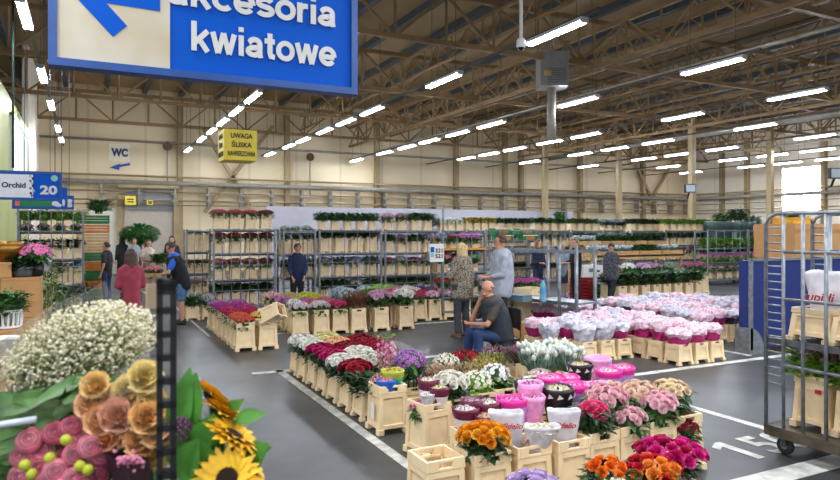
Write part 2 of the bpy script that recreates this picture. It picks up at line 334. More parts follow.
# orchid sign and two behind it
BADGE = flat('sign_badge', '8fd0b8', .5)
def bsign(px0, px1, py0, py1, Y, label):
    p, q = atY(px0, Y, py0), atY(px1, Y, py1); w_, h_ = q.x - p.x, p.z - q.z
    o = E('stall_sign', label, 'sign', (p.x, Y, q.z)); b = MB(); b.box((w_ / 2, .04, h_ / 2), (w_, .08, h_)); b.build('panel', BLUE, o)
    b = MB(); t = .035
    b.box((w_ / 2, .04, t / 2), (w_, .1, t)); b.box((w_ / 2, .04, h_ - t / 2), (w_, .1, t)); b.box((t / 2, .04, h_ / 2), (t, .098, h_ - 2 * t)); b.box((w_ - t / 2, .04, h_ / 2), (t, .098, h_ - 2 * t)); b.build('frame', DBLUE, o)
    b = MB(); b.tube([(.2, .04, h_), (.2, .04, 8.4 - q.z)], .006, 5); b.tube([(w_ - .1, .04, h_), (w_ - .1, .04, 8.4 - q.z)], .006, 5); b.build('hanger', DSTEEL, o)
    return o, w_, h_
o, w_, h_ = bsign(-32, 62, 169, 200.5, 12, 'blue stall sign reading Orchid 20')
k = w_ / 94
b = MB(); b.box((34 * k, -.005, h_ / 2 - .01), (60 * k, .01, h_ * .8)); b.build('white_panel', flat('sign_face', 'eef1f6', .5), o)
b = MB()
for i in range(9): b.ball((random.uniform(61, 66.5) * k, -.012, h_ * (.15 + .085 * i)), (.018, .006, .022), 8, 5, i % 3)
b.build('orchid_print', [flat('print_mauve', '8a6f8f'), flat('print_dark', '2b1f4d'), flat('print_blue', 'a9c7dc')], o)
text('Orchid', .12, 'lettering', flat('dark_lettering', '30343f'), o, (32.5 * k, -.014, h_ * .42), width=24 * k, bold=.03)
text('20', .2, 'lettering', TXT, o, (71 * k, -.004, h_ * .22), width=18 * k, bold=.04, height=.135)
b = MB(); b.lathe([(0, 0), (.05, 0), (.05, .006), (0, .006)], 16, M=Matrix.Translation((86 * k, -.002, h_ * .78)) @ Matrix.Rotation(R(90), 4, 'X'), smooth=False); b.build('emblem', BADGE, o)
o, w_, h_ = bsign(12, 67.5, 186, 209.5, 14.5, 'blue sign with a green strip hung behind the orchid sign'); k = w_ / 55.5
b = MB(); b.box((9 * k + 14 * k, -.005, h_ * .24), (33 * k, .01, h_ * .26)); b.build('green_strip', flat('sign_green', '1f7a45'), o)
b = MB(); b.box((5.2 * k, -.005, h_ * .24), (4.5 * k, .012, h_ * .22)); b.build('orange_square', flat('sign_orange', 'e0623a'), o)
b = MB(); b.ball((43 * k, -.004, h_ * .25), (.07, .008, .05)); b.ball((46 * k, -.004, h_ * .18), (.06, .008, .035)); b.ball((51.5 * k, -.004, h_ * .3), (.025, .006, .07)); b.build('emblem', TXT, o)
o, w_, h_ = bsign(40, 74, 195, 209.5, 17.4, 'smallest blue stall sign, deepest behind the orchid sign')
b = MB(); b.ball((w_ * .87, -.004, h_ * .6), (.06, .008, .05)); b.ball((w_ * .87, -.004, h_ * .3), (.07, .008, .05)); b.build('emblem', TXT, o)
# yellow slippery-floor box
YEL = mat('warning_yellow', 'f8dc3c', .45, var=.06); Yw = 13.2
p, q = atY(224, Yw, 128.5), atY(257, Yw, 161); w_, h_ = q.x - p.x, p.z - q.z
o = E('warning_sign', 'yellow hanging box sign reading uwaga sliska nawierzchnia', 'sign', (p.x, Yw, q.z))
b = MB(); b.box((w_ / 2, w_ / 2, h_ / 2), (w_, w_, h_)); b.build('sign_box', YEL, o)
BL = flat('black_lettering', '17171a')
for i, s in enumerate(('UWAGA', 'ŚLISKA', 'NAWIERZCHNIA')):
    ww = (.66, .62, .84)[i] * w_
    text(s, .14, 'lettering', BL, o, (w_ / 2 - ww / 2 + .02, -.004, h_ * (.72 - .29 * i)), width=ww, height=h_ * (.16, .21, .16)[i], bold=.025)
    text(s, .14, 'lettering', BL, o, (-.004, w_ / 2 + ww / 2, h_ * (.72 - .29 * i)), rot=(R(90), 0, R(-90)), width=ww, height=h_ * (.16, .21, .16)[i], bold=.025)
b = MB(); b.tube([(w_ / 2, w_ / 2, h_), (w_ / 2, w_ / 2, 8.4 - q.z)], .01, 6); b.build('hanger', DSTEEL, o)
# WC
p, q = atY(109, YW - .05, 143.5), atY(130, YW - .05, 161.5)
o = E('toilet_sign', 'white WC sign board on the tan wall above a blue arrow', 'sign', (p.x, YW - .06, q.z)); w_, h_ = q.x - p.x, p.z - q.z
b = MB(); b.box((w_ / 2, .02, h_ / 2), (w_, .05, h_)); b.build('board', flat('sign_board', 'e6dcc8'), o)
text('WC', .5, 'lettering', flat('navy_lettering', '1d3766'), o, (w_ * .1, -.01, h_ * .3), width=w_ * .8, height=h_ * .45, bold=.06)
p, q = atY(109.5, YW - .05, 167.5), atY(130, YW - .05, 164); v = q - p
o = E('wall_arrow', 'blue arrow painted on the wall under the WC sign', 'sign', p)
b = MB(); b.bar((.35, 0, v.z * .35), (v.x, 0, v.z), .1); b.add([(0, -.06, 0), (.45, -.06, .2), (.4, -.06, -.1), (0, 0, 0), (.45, 0, .2), (.4, 0, -.1)], [(0, 2, 1), (3, 4, 5), (0, 1, 4, 3), (1, 2, 5, 4), (2, 0, 3, 5)])
b.build('arrow', flat('arrow_blue', '1d4fa0'), o)
for px0, px1, py0, py1, lb_ in ((125, 136, 196, 205, 'larger yellow notice over the roller shutter'), (147, 153, 200, 205, 'small yellow notice over the roller shutter')):
    p, q = atY(px0, YW - .62, py0), atY(px1, YW - .62, py1); o = E('wall_notice', lb_, 'sign', (p.x, YW - .62, q.z))
    b = MB(); b.box(((q.x - p.x) / 2, 0, (p.z - q.z) / 2), (q.x - p.x, .03, p.z - q.z)); b.build('board', YEL, o)
    b = MB()
    for i in range(2): b.box(((q.x - p.x) / 2, -.02, (p.z - q.z) * (.35 + .3 * i)), ((q.x - p.x) * .6, .012, .05))
    b.build('lettering', BL, o)
# camera on a pole
p = pd(521, 44, 11); o = E('hanging_camera', 'white dome security camera on a ceiling pole', 'camera', p)
b = MB(); b.tube([(0, 0, .06), (0, 0, 8.5 - p.z)], .028, 10); b.build('pole', WHITE, o)
b = MB(); b.lathe([(.05, .09), (.075, .06), (.08, -.02), (.07, -.06)], 16); b.build('body', WHITE, o)
b = MB(); b.ball((0, 0, -.055), (.06, .06, .055), 14, 8); b.build('dome', flat('smoked_dome', '1a1a1f', .15), o)
# heater box and floodlight
p = pd(552, 72, 18.6); o = E('unit_heater', 'grey box heater hung under the roof trusses', 'heater', p, -TH)
b = MB(); b.box((0, 0, 0), (.78, .75, .9)); b.box((0, 0, .47), (.84, .8, .06)); b.build('casing', mat('grey_casing', '7d7a75', .5, var=.08), o)
b = MB()
for i in range(7): b.box((.06, -.385, -.36 + i * .06), (.5, .03, .02))
b.build('louvre', DSTEEL, o)
b = MB(); b.box((-.2, -.39, -.12), (.2, .02, .14)); b.build('label_plate', flat('plate_tan', 'b99b4a'), o)
b = MB(); b.tube([(0, 0, -.45), (0, .1, -1.2), (0, .1, -1.9)], .12, 10); b.tube([(0, 0, .45), (0, 0, 8.4 - p.z)], .05, 8); b.build('flue', GREYP, o)
for px, py, D, lb_ in ((836, 178, 17, 'dark floodlight on a bracket high by the trolley column'), (690, 192, 22, 'pair of small spotlights clamped to the tan column')):
    p = pd(px, py, D); o = E('spotlight', lb_, 'floodlight', p, -TH)
    b = MB(); b.box((0, 0, .12), (.36, .1, .28)); b.build('head', flat('flood_black', '23252a', .4), o)
    b = MB(); b.box((0, -.055, .12), (.3, .02, .22)); b.build('glass', flat('flood_glass', 'aeb8c2', .2), o)
    b = MB(); b.tube([(0, 0, .1), (0, .2, -.2), (0, .3, -.2)], .03, 6); b.build('bracket', BLACK, o)
for px, py, Y in ((167.5, 146, YW - .2), (310, 157, YW - .2)):
    p = atY(px, Y, py); o = E('wall_sounder', 'small dark round alarm on the back wall %s' % ('beside the WC sign' if px < 200 else 'above the red carnation trolley'), 'alarm', p)
    b = MB(); b.ball((0, -.05, 0), (.22, .15, .22)); b.build('body', flat('alarm_brown', '5b4632'), o); b = MB(); b.tube([(0, 0, 0), (0, 0, -2)], .03, 5); b.build('cable', GREYP, o)
#@@PART2
# ================================================================ BUCKETS
def bucket_mb(h, wb, wt, part):
    b = MB()
    def nb(u0, u1, v0, v1, z0, z1):
        f = lambda z: (wb + (wt - wb) * z / h) / 2
        b.hexa([(u * f(z), v * f(z), z) for z in (z0, z1) for v in (v0, v1) for u in (u0, u1)])
    if part in ('body', 'all'):
        for i in (-1, 1):
            for j in (-1, 1):
                nb(*sorted((i, i * .70)), *sorted((j, j * .70)), .035 * h / .4, h * .84)
                nb(*sorted((i * 1.08, i * .66)), *sorted((j * 1.08, j * .66)), 0, .05 * h / .4)
        for s in (-1, 1):
            p = sorted((s * .87, s * .80)); q = sorted((s, s * .80))
            nb(*p, -.74, .74, .05, h * .86); nb(-.74, .74, *p, .05, h * .86)
            nb(*q, -.74, .74, .05, .09); nb(-.74, .74, *q, .05, .09)
            nb(*q, -.74, .74, h * .74, h * .86); nb(-.74, .74, *q, h * .74, h * .86)
        nb(-.9, .9, -.9, .9, .05, .065)
    if part in ('rim', 'all'):
        for s in (-1, 1):
            p = sorted((s * 1.04, s * .9))
            nb(*p, -1.04, 1.04, h * .84, h)
            for v0, v1, z0, z1 in ((-.9, -.36, .84, 1), (.36, .9, .84, 1), (-.36, .36, .84, .88), (-.36, .36, .955, 1)): nb(v0, v1, *p, h * z0, h * z1)
    return b
BK = {}
for k, (h, wb, wt) in {'tall': (.46, .315, .275), 'low': (.30, .29, .245)}.items():
    BK[k] = (bevel(bucket_mb(h, wb, wt, 'body').mesh('flower_bucket', CREAM), .004), bevel(bucket_mb(h, wb, wt, 'rim').mesh('rim', CREAM), .003), h)
    BK[k + '_far'] = (bucket_mb(h, wb, wt, 'all').mesh('flower_bucket', CREAM), None, h)
def bucket(kind, loc, label, group, rz=0, sc=1, rot=None):
    me, rim, h = BK[kind]
    o = T(put('flower_bucket', me, None, loc, rz, sc, rot=rot), label, 'flower bucket', group)
    if rim: put('rim', rim, o)
    return o
# ================================================================ FLOWERS
def basis(n):
    n = Vector(n).normalized(); a = n.orthogonal().normalized(); return a, n.cross(a), n
def bloom(b, c, n, r, rings=3, per=7, mi=0, t0=25, t1=85, wide=.55):
    a, e, n = basis(n); c = Vector(c); ph = random.random() * 6
    for k in range(rings):
        t = R(t0 + (t1 - t0) * k / max(1, rings - 1)); L = r * (.6 + .4 * k / max(1, rings - 1))
        for i in range(per):
            th = ph + k * .5 + 2 * math.pi * i / per; d = a * math.cos(th) + e * math.sin(th); s = a * -math.sin(th) + e * math.cos(th)
            up = n * math.cos(t) + d * math.sin(t); w = L * wide
            m = c + up * L * .6 + d * L * .06; tip = c + up * L + n * L * .06
            b.add([c - s * w * .2, c + s * w * .2, m + s * w, m - s * w, tip + s * w * .45, tip - s * w * .45], [(0, 1, 2, 3), (3, 2, 4, 5)], mi)
def leaf(b, p, d, L, w, mi=0, up=(0, 0, 1), curl=.3, seg=3):
    d = Vector(d).normalized(); s = d.cross(Vector(up))
    s = s.normalized() if s.length > 1e-3 else Vector((1, 0, 0)); n = s.cross(d); p = Vector(p); v = []; f = []
    for i in range(seg + 1):
        t = i / seg; ww = w * math.sin(math.pi * min(1, .12 + t * .86)) * .5; q = p + d * L * t - n * L * curl * t * t
        v += [q - s * ww + n * ww * .25, q, q + s * ww + n * ww * .25]
    for i in range(seg):
        k = i * 3; f += [(k, k + 1, k + 4, k + 3), (k + 1, k + 2, k + 5, k + 4)]
    b.add(v, f, mi, True)
def cap(n, R_, h, spread=80):
    out = []
    for i in range(n):
        ph = math.acos(1 - (1 - math.cos(R(spread))) * (i + .5) / n); th = i * 2.39996 + random.uniform(-.2, .2)
        p = Vector((R_ * math.sin(ph) * math.cos(th), R_ * math.sin(ph) * math.sin(th), h * math.cos(ph)))
        out.append((p, Vector((p.x / R_ ** 2, p.y / R_ ** 2, p.z / h ** 2 + 1e-6)).normalized()))
    return out
# kind: blooms, radius of the dome, dome height, bloom radius, rings, petals, spread
DOME = {'mum': (30, .175, .085, .046, 4, 9, 85), 'carn': (48, .17, .075, .03, 3, 6, 85), 'rose': (26, .15, .09, .04, 3, 6, 80), 'peony': (26, .15, .10, .044, 4, 7, 85),
        'spray': (70, .15, .12, .02, 2, 5, 95), 'daisy': (45, .14, .12, .026, 2, 7, 95), 'hydr': (60, .17, .11, .03, 2, 5, 90), 'small': (16, .12, .07, .036, 3, 6, 80)}
def bunch_mbs(kind, hs):
    """foliage and blossoms of a cut-flower bunch whose stems stand at z = 0 and whose head is centred at z = hs"""
    fo, bl = MB(), MB()
    for i in range(9):
        a = 2 * math.pi * i / 9; fo.tube([(.05 * math.cos(a), .05 * math.sin(a), 0), (.08 * math.cos(a), .08 * math.sin(a), hs)], .008, 4)
    if kind in DOME:
        n, R_, h, r, rg, pr, sp_ = DOME[kind]
        for p, nn in cap(n, R_, h, sp_):
            k = random.uniform(.85, 1.15); bloom(bl, p + Vector((0, 0, hs)), nn + Vector((random.uniform(-.2, .2), random.uniform(-.2, .2), 0)), r * k, rg, pr)
            bl.ball(p + Vector((0, 0, hs)) - nn * r * .1, r * .5, 6, 4)
            fo.tube([(p.x * .5, p.y * .5, hs - .14), p * .93 + Vector((0, 0, hs))], .006, 3)
        fo.ball((0, 0, hs - .03), (R_ * .8, R_ * .8, .08), 10, 6)
        for i in range(90):
            a = random.random() * 6.283; rr = R_ * random.uniform(.45, .95); z = hs + random.uniform(-.13, .03)
            leaf(fo, (rr * math.cos(a), rr * math.sin(a), z), (math.cos(a), math.sin(a), random.uniform(-.5, .5)), random.uniform(.06, .11), .045)
    elif kind == 'bush':
        for i in range(300):
            a = random.random() * 6.283; rr = .17 * math.sqrt(random.random()); z = hs + random.uniform(-.1, .09)
            leaf(fo, (rr * math.cos(a), rr * math.sin(a), z), (math.cos(a) * .8, math.sin(a) * .8, random.uniform(0, 1.0)), random.uniform(.06, .11), .055, 0, seg=2)
        fo.ball((0, 0, hs - .02), (.15, .15, .09), 10, 6)
        for p, nn in cap(8, .15, .1, 80): bl.ball(p + Vector((0, 0, hs + .06)), .012, 5, 4)
    elif kind == 'grass':
        for i in range(260):
            a = random.random() * 6.283; rr = .14 * random.random(); q = Vector((rr * math.cos(a), rr * math.sin(a), hs - .12))
            leaf(fo, q, (math.cos(a) * .55, math.sin(a) * .55, 1), random.uniform(.15, .27), .009, 0, curl=.2, seg=2)
        for i in range(110):
            a = random.random() * 6.283; rr = .15 * math.sqrt(random.random()); bl.ball((rr * math.cos(a), rr * math.sin(a), hs + random.uniform(-.02, .1)), (.007, .007, .02), 5, 4)
    elif kind == 'tulip':
        for i in range(26):
            a = i * 2.4; rr = .14 * math.sqrt((i + .5) / 26); p = Vector((rr * math.cos(a), rr * math.sin(a), hs + random.uniform(-.03, .05)))
            d = Vector((math.cos(a) * rr * 3, math.sin(a) * rr * 3, 1))
            bl.add(*egg(p, d, .024, .07), 0, True); fo.tube([(p.x * .5, p.y * .5, hs - .25), p], .006, 4)
            for _ in range(3): leaf(fo, (p.x * .7, p.y * .7, hs - .2), d + Vector((random.uniform(-.4, .4), random.uniform(-.4, .4), 0)), .2, .035, 0, curl=.1)
    elif kind == 'stock':
        for i in range(9):
            a = i * 2.4; rr = .1 * math.sqrt(i / 9); x, y = rr * math.cos(a), rr * math.sin(a); k = random.uniform(.85, 1.1)
            for j in range(14):
                z = hs - .08 + .024 * j * k; t = j * 2.2
                bloom(bl, (x + .018 * math.cos(t), y + .018 * math.sin(t), z), (math.cos(t), math.sin(t), .5), .027 - .0008 * j, 2, 5)
            for _ in range(5): leaf(fo, (x, y, hs + .24 * k), (random.uniform(-1, 1), random.uniform(-1, 1), .8), .05, .022)
            for _ in range(4): leaf(fo, (x, y, hs - .1), (random.uniform(-1, 1), random.uniform(-1, 1), .3), .1, .03)
    return fo, bl
def egg(p, d, r, L):
    a, e, n = basis(d); vs_ = []; prof = ((.02, 0), (.8, .2), (1, .45), (.8, .75), (.15, 1))
    for rr, t in prof: vs_ += [Vector(p) + n * L * t + (a * math.cos(k * 1.0472) + e * math.sin(k * 1.0472)) * r * rr for k in range(6)]
    return vs_, [(i * 6 + k, i * 6 + (k + 1) % 6, (i + 1) * 6 + (k + 1) % 6, (i + 1) * 6 + k) for i in range(4) for k in range(6)]
BC = {}
FNAME = {'mum': 'chrysanthemum_bouquet', 'carn': 'carnation_bouquet', 'rose': 'rose_bouquet', 'peony': 'peony_bouquet', 'spray': 'spray_flower_bouquet', 'daisy': 'daisy_bouquet',
         'hydr': 'hydrangea_bouquet', 'small': 'flower_bouquet', 'bush': 'leafy_plant', 'grass': 'grass_bouquet', 'tulip': 'tulip_bouquet', 'stock': 'stock_flower_bouquet'}
def bunch(kind, color, loc, label, group, hs=.4, fol=None, far=False, sc=1, rz=None, tilt=None):
    var = random.randrange(2); key = (kind, hs, var, far)
    if key not in BC:
        fo, bl = bunch_mbs(kind, hs); nm = FNAME[kind]
        if far:
            o = len(fo.v); fo.v += bl.v; fo.f += [tuple(i + o for i in f) for f in bl.f]; fo.m += [1] * len(bl.f); fo.sm += bl.sm
            BC[key] = (fo.mesh(nm, [LEAF, WHITE]), None)
        else: BC[key] = (fo.mesh(nm, LEAF), bl.mesh('blossoms', WHITE))
    fm, bm = BC[key]; fol = fol or LEAF; pm = petal(color) if isinstance(color, str) else color
    rz = random.uniform(0, 6.28) if rz is None else rz
    o = T(put(FNAME[kind], fm, None, loc, rz, sc, [fol, pm] if far else [fol], rot=tilt), label, 'flowers' if kind != 'bush' else 'plant', group)
    if not far: put('blossoms', bm, o, mats=[pm])
    return o
# ---------------------------------------------------------------- printed sleeves
def sleeve(loc, r0, r1, h, bands, label, group, z0=.1, rz=0, fill='efe6da', lean=(0, 0), name='sleeved_bouquet', flatness=1, wob=.03, logo=None, lip=True, rows=12, gapfill=True):
    """open wrapped flower sleeve standing in a bucket; bands = [(height share, material), ...] from the bottom up"""
    mats = [m for _, m in bands]; b = MB(); n = 20; v = []; f = []; mi = []
    for k in range(rows + 1):
        t = k / rows; r = r0 + (r1 - r0) * t ** .8
        for i in range(n):
            a = 2 * math.pi * i / n; w = 1 + wob * math.sin(5 * a + 3 * t + rz) + random.uniform(-wob, wob) * .5
            v.append((r * w * math.cos(a) + lean[0] * t, r * w * math.sin(a) * flatness + lean[1] * t, z0 + h * t + (.012 * math.sin(3 * a) if k == rows else 0)))
    for k in range(rows):
        t = (k + .5) / rows; acc = 0
        for j, (s, _) in enumerate(bands):
            acc += s
            if t <= acc + 1e-6: break
        for i in range(n): f.append((k * n + i, k * n + (i + 1) % n, (k + 1) * n + (i + 1) % n, (k + 1) * n + i)); mi.append(j)
    base = len(v)
    for k, (rr, dz) in enumerate(((.93, .0), (.85, -.05))):
        for i in range(n):
            a = 2 * math.pi * i / n; r = r1 * rr; v.append((r * math.cos(a) + lean[0], r * math.sin(a) * flatness + lean[1], z0 + h + dz))
    for k, st in enumerate((rows * n, base)):
        for i in range(n): f.append((st + i, st + (i + 1) % n, base + k * n + (i + 1) % n, base + k * n + i)); mi.append(len(bands) - 1)
    f.append(tuple(range(n - 1, -1, -1))); mi.append(0)
    b.v = v; b.f = f; b.m = mi; b.sm = [True] * len(f)
    o = T(b.build(name, mats, None, loc, rz), label, 'wrapped flowers', group)
    if fill:
        q = MB()
        for p, nn in cap(16, r1 * .68, .035, 88): bloom(q, (p.x + lean[0], p.y * flatness + lean[1], z0 + h - .035 + p.z), nn, r1 * .26, 2, 6)
        q.lathe([(r1 * .8, z0 + h - .045), (.01, z0 + h - .03)], 12, (lean[0], lean[1], 0), sy=flatness)
        q.build('blossoms', petal(fill), o)
    if logo: logo(o, r0, r1, h, z0, flatness)
    return o
MAR = mat('maroon_print', '6a1c3c', .35, var=.1, scale=20); WBAND = mat('pale_band', 'e6dfe0', .4, var=.08, scale=20)
PINKP = mat('hot_pink_print', 'ea2fa0', .35, var=.08, scale=15); LPINK = mat('light_pink_print', 'f09ad2', .35, var=.12, scale=25)
LILP = mat('lilac_pink_print', 'c88fd8', .35, var=.25, scale=12, dark='8f8fd0'); BLKP = mat('black_print', '1f1a20', .35, var=.2, scale=40)
SLV = mat('grey_sleeve', 'd5d2d8', .35, var=.12, scale=12); REDL = flat('red_lettering', 'c8203f', .4); CLEARW = mat('white_paper', 'e2dee8', .4, var=.1, scale=16, dark='a49cb4')
def tilt_front(o, m_fn, r0, r1, h, z0, t, fl, ang=0):
    """frame lying on the sleeve's side at height share t, facing direction ang (0 = local -y)"""
    r = (r0 + (r1 - r0) * t ** .8) * 1.03; sl = math.atan2((r1 - r0) * .9, h)
    return Matrix.Rotation(ang, 4, 'Z') @ Matrix.Translation((0, -(r * fl) - .004, z0 + h * t)) @ Matrix.Rotation(R(90) + sl, 4, 'X')
def logo_oval(o, r0, r1, h, z0, fl):
    for ang in (-.55, 1.5, 3.6):
        M = tilt_front(o, None, r0, r1, h, z0, .55, fl, ang)
        b = MB(); b.lathe([(0, -.012), (.052, -.006), (.048, .004), (0, .006)], 18, sy=.62, smooth=False, cap=False); c = b.build('emblem', WBAND, o); c.matrix_local = M
        b = MB(); b.tube([(-.036 + .006 * i, .008 * math.sin(i * 1.9), .006) for i in range(13)], .0035, 4); c = b.build('lettering', BLKP, o); c.matrix_local = M
def logo_maroon(o, r0, r1, h, z0, fl):
    for ang in (-.5, .6):
        M = tilt_front(o, None, r0, r1, h, z0, .6, fl, ang); b = MB(); b.box((0, 0, 0), (.022, .036, .004)); b.box((0, .026, 0), (.01, .012, .004)); c = b.build('emblem', MAR, o); c.matrix_local = M
def logo_black(o, r0, r1, h, z0, fl):
    for ang in [i * .62 for i in range(10)]:
        M = tilt_front(o, None, r0, r1, h, z0, .86, fl, ang); b = MB(); b.add([(-.022, -.02, 0), (.03, -.008, 0), (-.004, .022, 0), (-.022, -.02, -.003), (.03, -.008, -.003), (-.004, .022, -.003)], [(0, 1, 2), (5, 4, 3), (0, 3, 4, 1), (1, 4, 5, 2), (2, 5, 3, 0)]); c = b.build('triangle_print', WBAND, o); c.matrix_local = M
        if int(ang * 10) % 3 == 0:
            M = tilt_front(o, None, r0, r1, h, z0, .5, fl, ang + .2); b = MB(); b.lathe([(0, -.006), (.024, 0), (0, .003)], 6, cap=False); c = b.build('flower_print', PINKP, o); c.matrix_local = M
            M = tilt_front(o, None, r0, r1, h, z0, .22, fl, ang); b = MB(); b.box((0, 0, 0), (.03, .04, .004)); c = b.build('square_print', WBAND, o); c.matrix_local = M
def logo_script(s, wdt, t=.45):
    def f(o, r0, r1, h, z0, fl):
        M = tilt_front(o, None, r0, r1, h, z0, t, fl); c = text(s, .07, 'lettering', REDL, o, shear=.45, width=wdt, bold=.012, rot=(0, 0, 0)); c.matrix_local = M @ Matrix.Translation((-wdt / 2, 0, .002))
    return f
# ================================================================ NEAR BLOCK
HT, HL = .46, .30
G1 = 'flower buckets of the near block'; GF = 'bunches standing in the near block'
def near(kind, x, y, label, rz=0, tail='in the near flower block'): return bucket(kind, (x, y, .004), label, G1, rz)
CN = {'f2f0e8': 'white', 'c0174f': 'crimson', 'a3122a': 'dark red', 'f2e9a8': 'pale yellow', 'f0c39a': 'peach', 'd01848': 'red', 'b01030': 'deep red'}
row1 = [('mum', 'f2f0e8', 'white chrysanthemums in the end bucket by the white aisle line'), ('mum', 'eef0e4', 'white chrysanthemums, second bunch along the aisle edge'), ('mum', 'b8185c', 'crimson chrysanthemums between white bunches along the aisle edge'),
        ('mum', 'c01a62', 'crimson chrysanthemums, second crimson bunch along the aisle edge'), ('mum', 'f4f2ea', 'white chrysanthemums beside the red ones, middle of the aisle edge'), ('mum', 'a8122c', 'red chrysanthemums over dark leaves along the aisle edge'), ('bush', '24401f', 'dark green leaves cascading beside the tall blue wrapped bucket')]
row2 = [('mum', 'efe6a4', 'pale yellow chrysanthemums behind the end white bunch'), ('mum', 'f0c896', 'peach chrysanthemums in the second line of the block'), ('mum', '9c1428', 'dark red chrysanthemums in the second line of the block'),
        ('mum', 'f2efe6', 'white chrysanthemums in front of the dark red ones'), ('mum', 'f0eee2', 'wide white chrysanthemum bunch beside the pink stocks')]
row3 = [('mum', 'a01630', 'small red chrysanthemum bunch at the far edge of the block'), ('mum', 'a8142a', 'red chrysanthemum bunch behind the tall pink stocks'), ('mum', 'b81a50', 'crimson bunch between the pink stocks and purple wrap')]
for ri, (row, x) in enumerate(((row1, 2.63), (row2, 2.98), (row3, 3.34))):
    for i, (k, c, lb_) in enumerate(row):
        y = 8.82 - .40 * i - (.35 if ri == 2 else 0)
        near('low', x, y, f'low cream bucket, {ORD[i]} from the far end in the {ORD[ri]} line along the aisle')
        bunch(k, c, (x, y, .07), lb_, GF, hs=.36 if k == 'mum' else .27, fol=DLEAF)
# pink stocks, bucket A and what it holds
near('low', 3.0, 6.78, 'low cream bucket under the tall pink stocks'); bunch('stock', 'eda0bd', (3.0, 6.78, .07), 'tall pink stock spikes with pale green tips', GF, hs=.42, fol=LLEAF, sc=1.05)
near('tall', 2.62, 5.92, 'tall cream bucket with a white side label at the aisle corner')
b = MB(); b.box((-.158, .0, .2), (.004, .08, .16)); t_ = b.build('paper_label', WHITE, SEEN and bpy.data.objects[SEEN['tall cream bucket with a white side label at the aisle corner'][0]])
sleeve((2.58, 5.86, .07), .06, .1, .2, [(.35, CLEARW), (.65, mat('blue_print', '1f62c4', .35, var=.1))], 'blue wrapped posy of pink and white blossom in the aisle corner bucket', GF, z0=.24, fill='e8a0b4', logo=None)
bunch('spray', 'e8a6b0', (2.6, 6.02, .07), 'pink and white spray flowers above the blue wrap', GF, hs=.5, fol=LEAF, sc=.75)
sleeve((2.70, 5.98, .07), .07, .12, .3, [(.3, mat('green_wrap', '6f9a66', .4)), (.45, mat('turquoise_print', '18a08e', .35, var=.12)), (.25, mat('lime_print', 'b8c040', .4, var=.2))], 'turquoise and lime wrapped bunch in the aisle corner bucket', GF, z0=.2, fill='c8b84a')
# purple chrysanthemum in clear film
near('low', 3.08, 6.36, 'low cream bucket under the film wrapped purple chrysanthemums'); bunch('spray', 'b060c0', (3.08, 6.36, .07), 'purple chrysanthemums loosely wrapped in clear film', GF, hs=.4, sc=1.15)
FILM = mat('clear_film', 'f4f4f8', .12, var=.02, alpha=.13, spec=.7)
b = MB(); v = []; n = 22
for k in range(6):
    t = k / 5
    for i in range(n):
        a = 2 * math.pi * i / n; r = (.08 + .10 * t) * (1 + .1 * math.sin(4 * a + 2) + random.uniform(-.05, .05)); v.append((r * math.cos(a), r * math.sin(a),   .3 + .25 * t + (.05 * math.sin(2 * a) if k == 5 else 0)))
b.add(v, [(k * n + i, k * n + (i + 1) % n, (k + 1) * n + (i + 1) % n, (k + 1) * n + i) for k in range(5) for i in range(n)], 0, True)
b.build('film_wrap', FILM, bpy.data.objects[SEEN['purple chrysanthemums loosely wrapped in clear film'][0]])
# bucket B: maroon bags and pink posy
near('tall', 2.68, 5.15, 'tall cream bucket holding two maroon and white bags and a pink posy', R(8))
mb_ = [(.42, MAR), (.33, WBAND), (.25, MAR)]
sleeve((2.71, 5.18, .07), .05, .105, .34, mb_, 'taller maroon and white flower bag in the pink posy bucket', GF, z0=.22, logo=logo_maroon, lean=(.02, .05), fill='e8e0c8', rz=.2)
sleeve((2.72, 5.1, .07), .045, .1, .3, mb_, 'shorter maroon and white flower bag in the pink posy bucket', GF, z0=.22, logo=logo_maroon, lean=(.03, -.02), fill='e6dcae')
bunch('small', 'e878b4', (2.6, 5.16, .07), 'small pink posy beside the maroon bags', GF, hs=.46, sc=.72)
sleeve((2.63, 5.08, .07), .03, .065, .18, [(1, SLV)], 'small white paper sleeve in front of the pink posy', GF, z0=.3, fill='ecd9dc', lean=(-.02, -.03))
near('tall', 2.92, 5.2, 'tall cream bucket of white roses behind the maroon bag bucket'); bunch('peony', 'f0ede0', (2.92, 5.2, .07), 'full white roses between the two groups of maroon bags', GF, hs=.5, fol=DLEAF, sc=1.0)
near('tall', 3.25, 5.28, 'tall cream bucket behind the white roses'); bunch('spray', 'f0eedd', (3.25, 5.28, .07), 'cream spray flowers beside the white roses', GF, hs=.45, fol=LLEAF)
near('tall', 3.55, 5.33, 'tall cream bucket of white daisies'); bunch('daisy', 'f4f4f2', (3.52, 5.38, .07), 'white daisy bunch in front of the dry grasses', GF, hs=.47)
bunch('small', 'c01832', (3.62, 5.44, .07), 'few red carnations beside the white daisies', GF, hs=.52, sc=.55)
near('tall', 3.72, 5.02, 'tall cream bucket of pale yellow carnations'); sleeve((3.7, 4.98, .07), .06, .11, .28, [(.55, mat('clear_sleeve', 'cfc8b8', .3, var=.15, scale=20)), (.2, REDL), (.25, SLV)], 'clear sleeve with red print around pale yellow carnations', GF, z0=.24, fill='f0e48a')
bunch('small', 'f0e68c', (3.7, 5.0, .07), 'pale yellow carnations in a printed sleeve', GF, hs=.5, sc=.85); bunch('small', 'f0a878', (3.86, 4.96, .07), 'peach carnations at the edge of the pale yellow ones', GF, hs=.46, sc=.7)
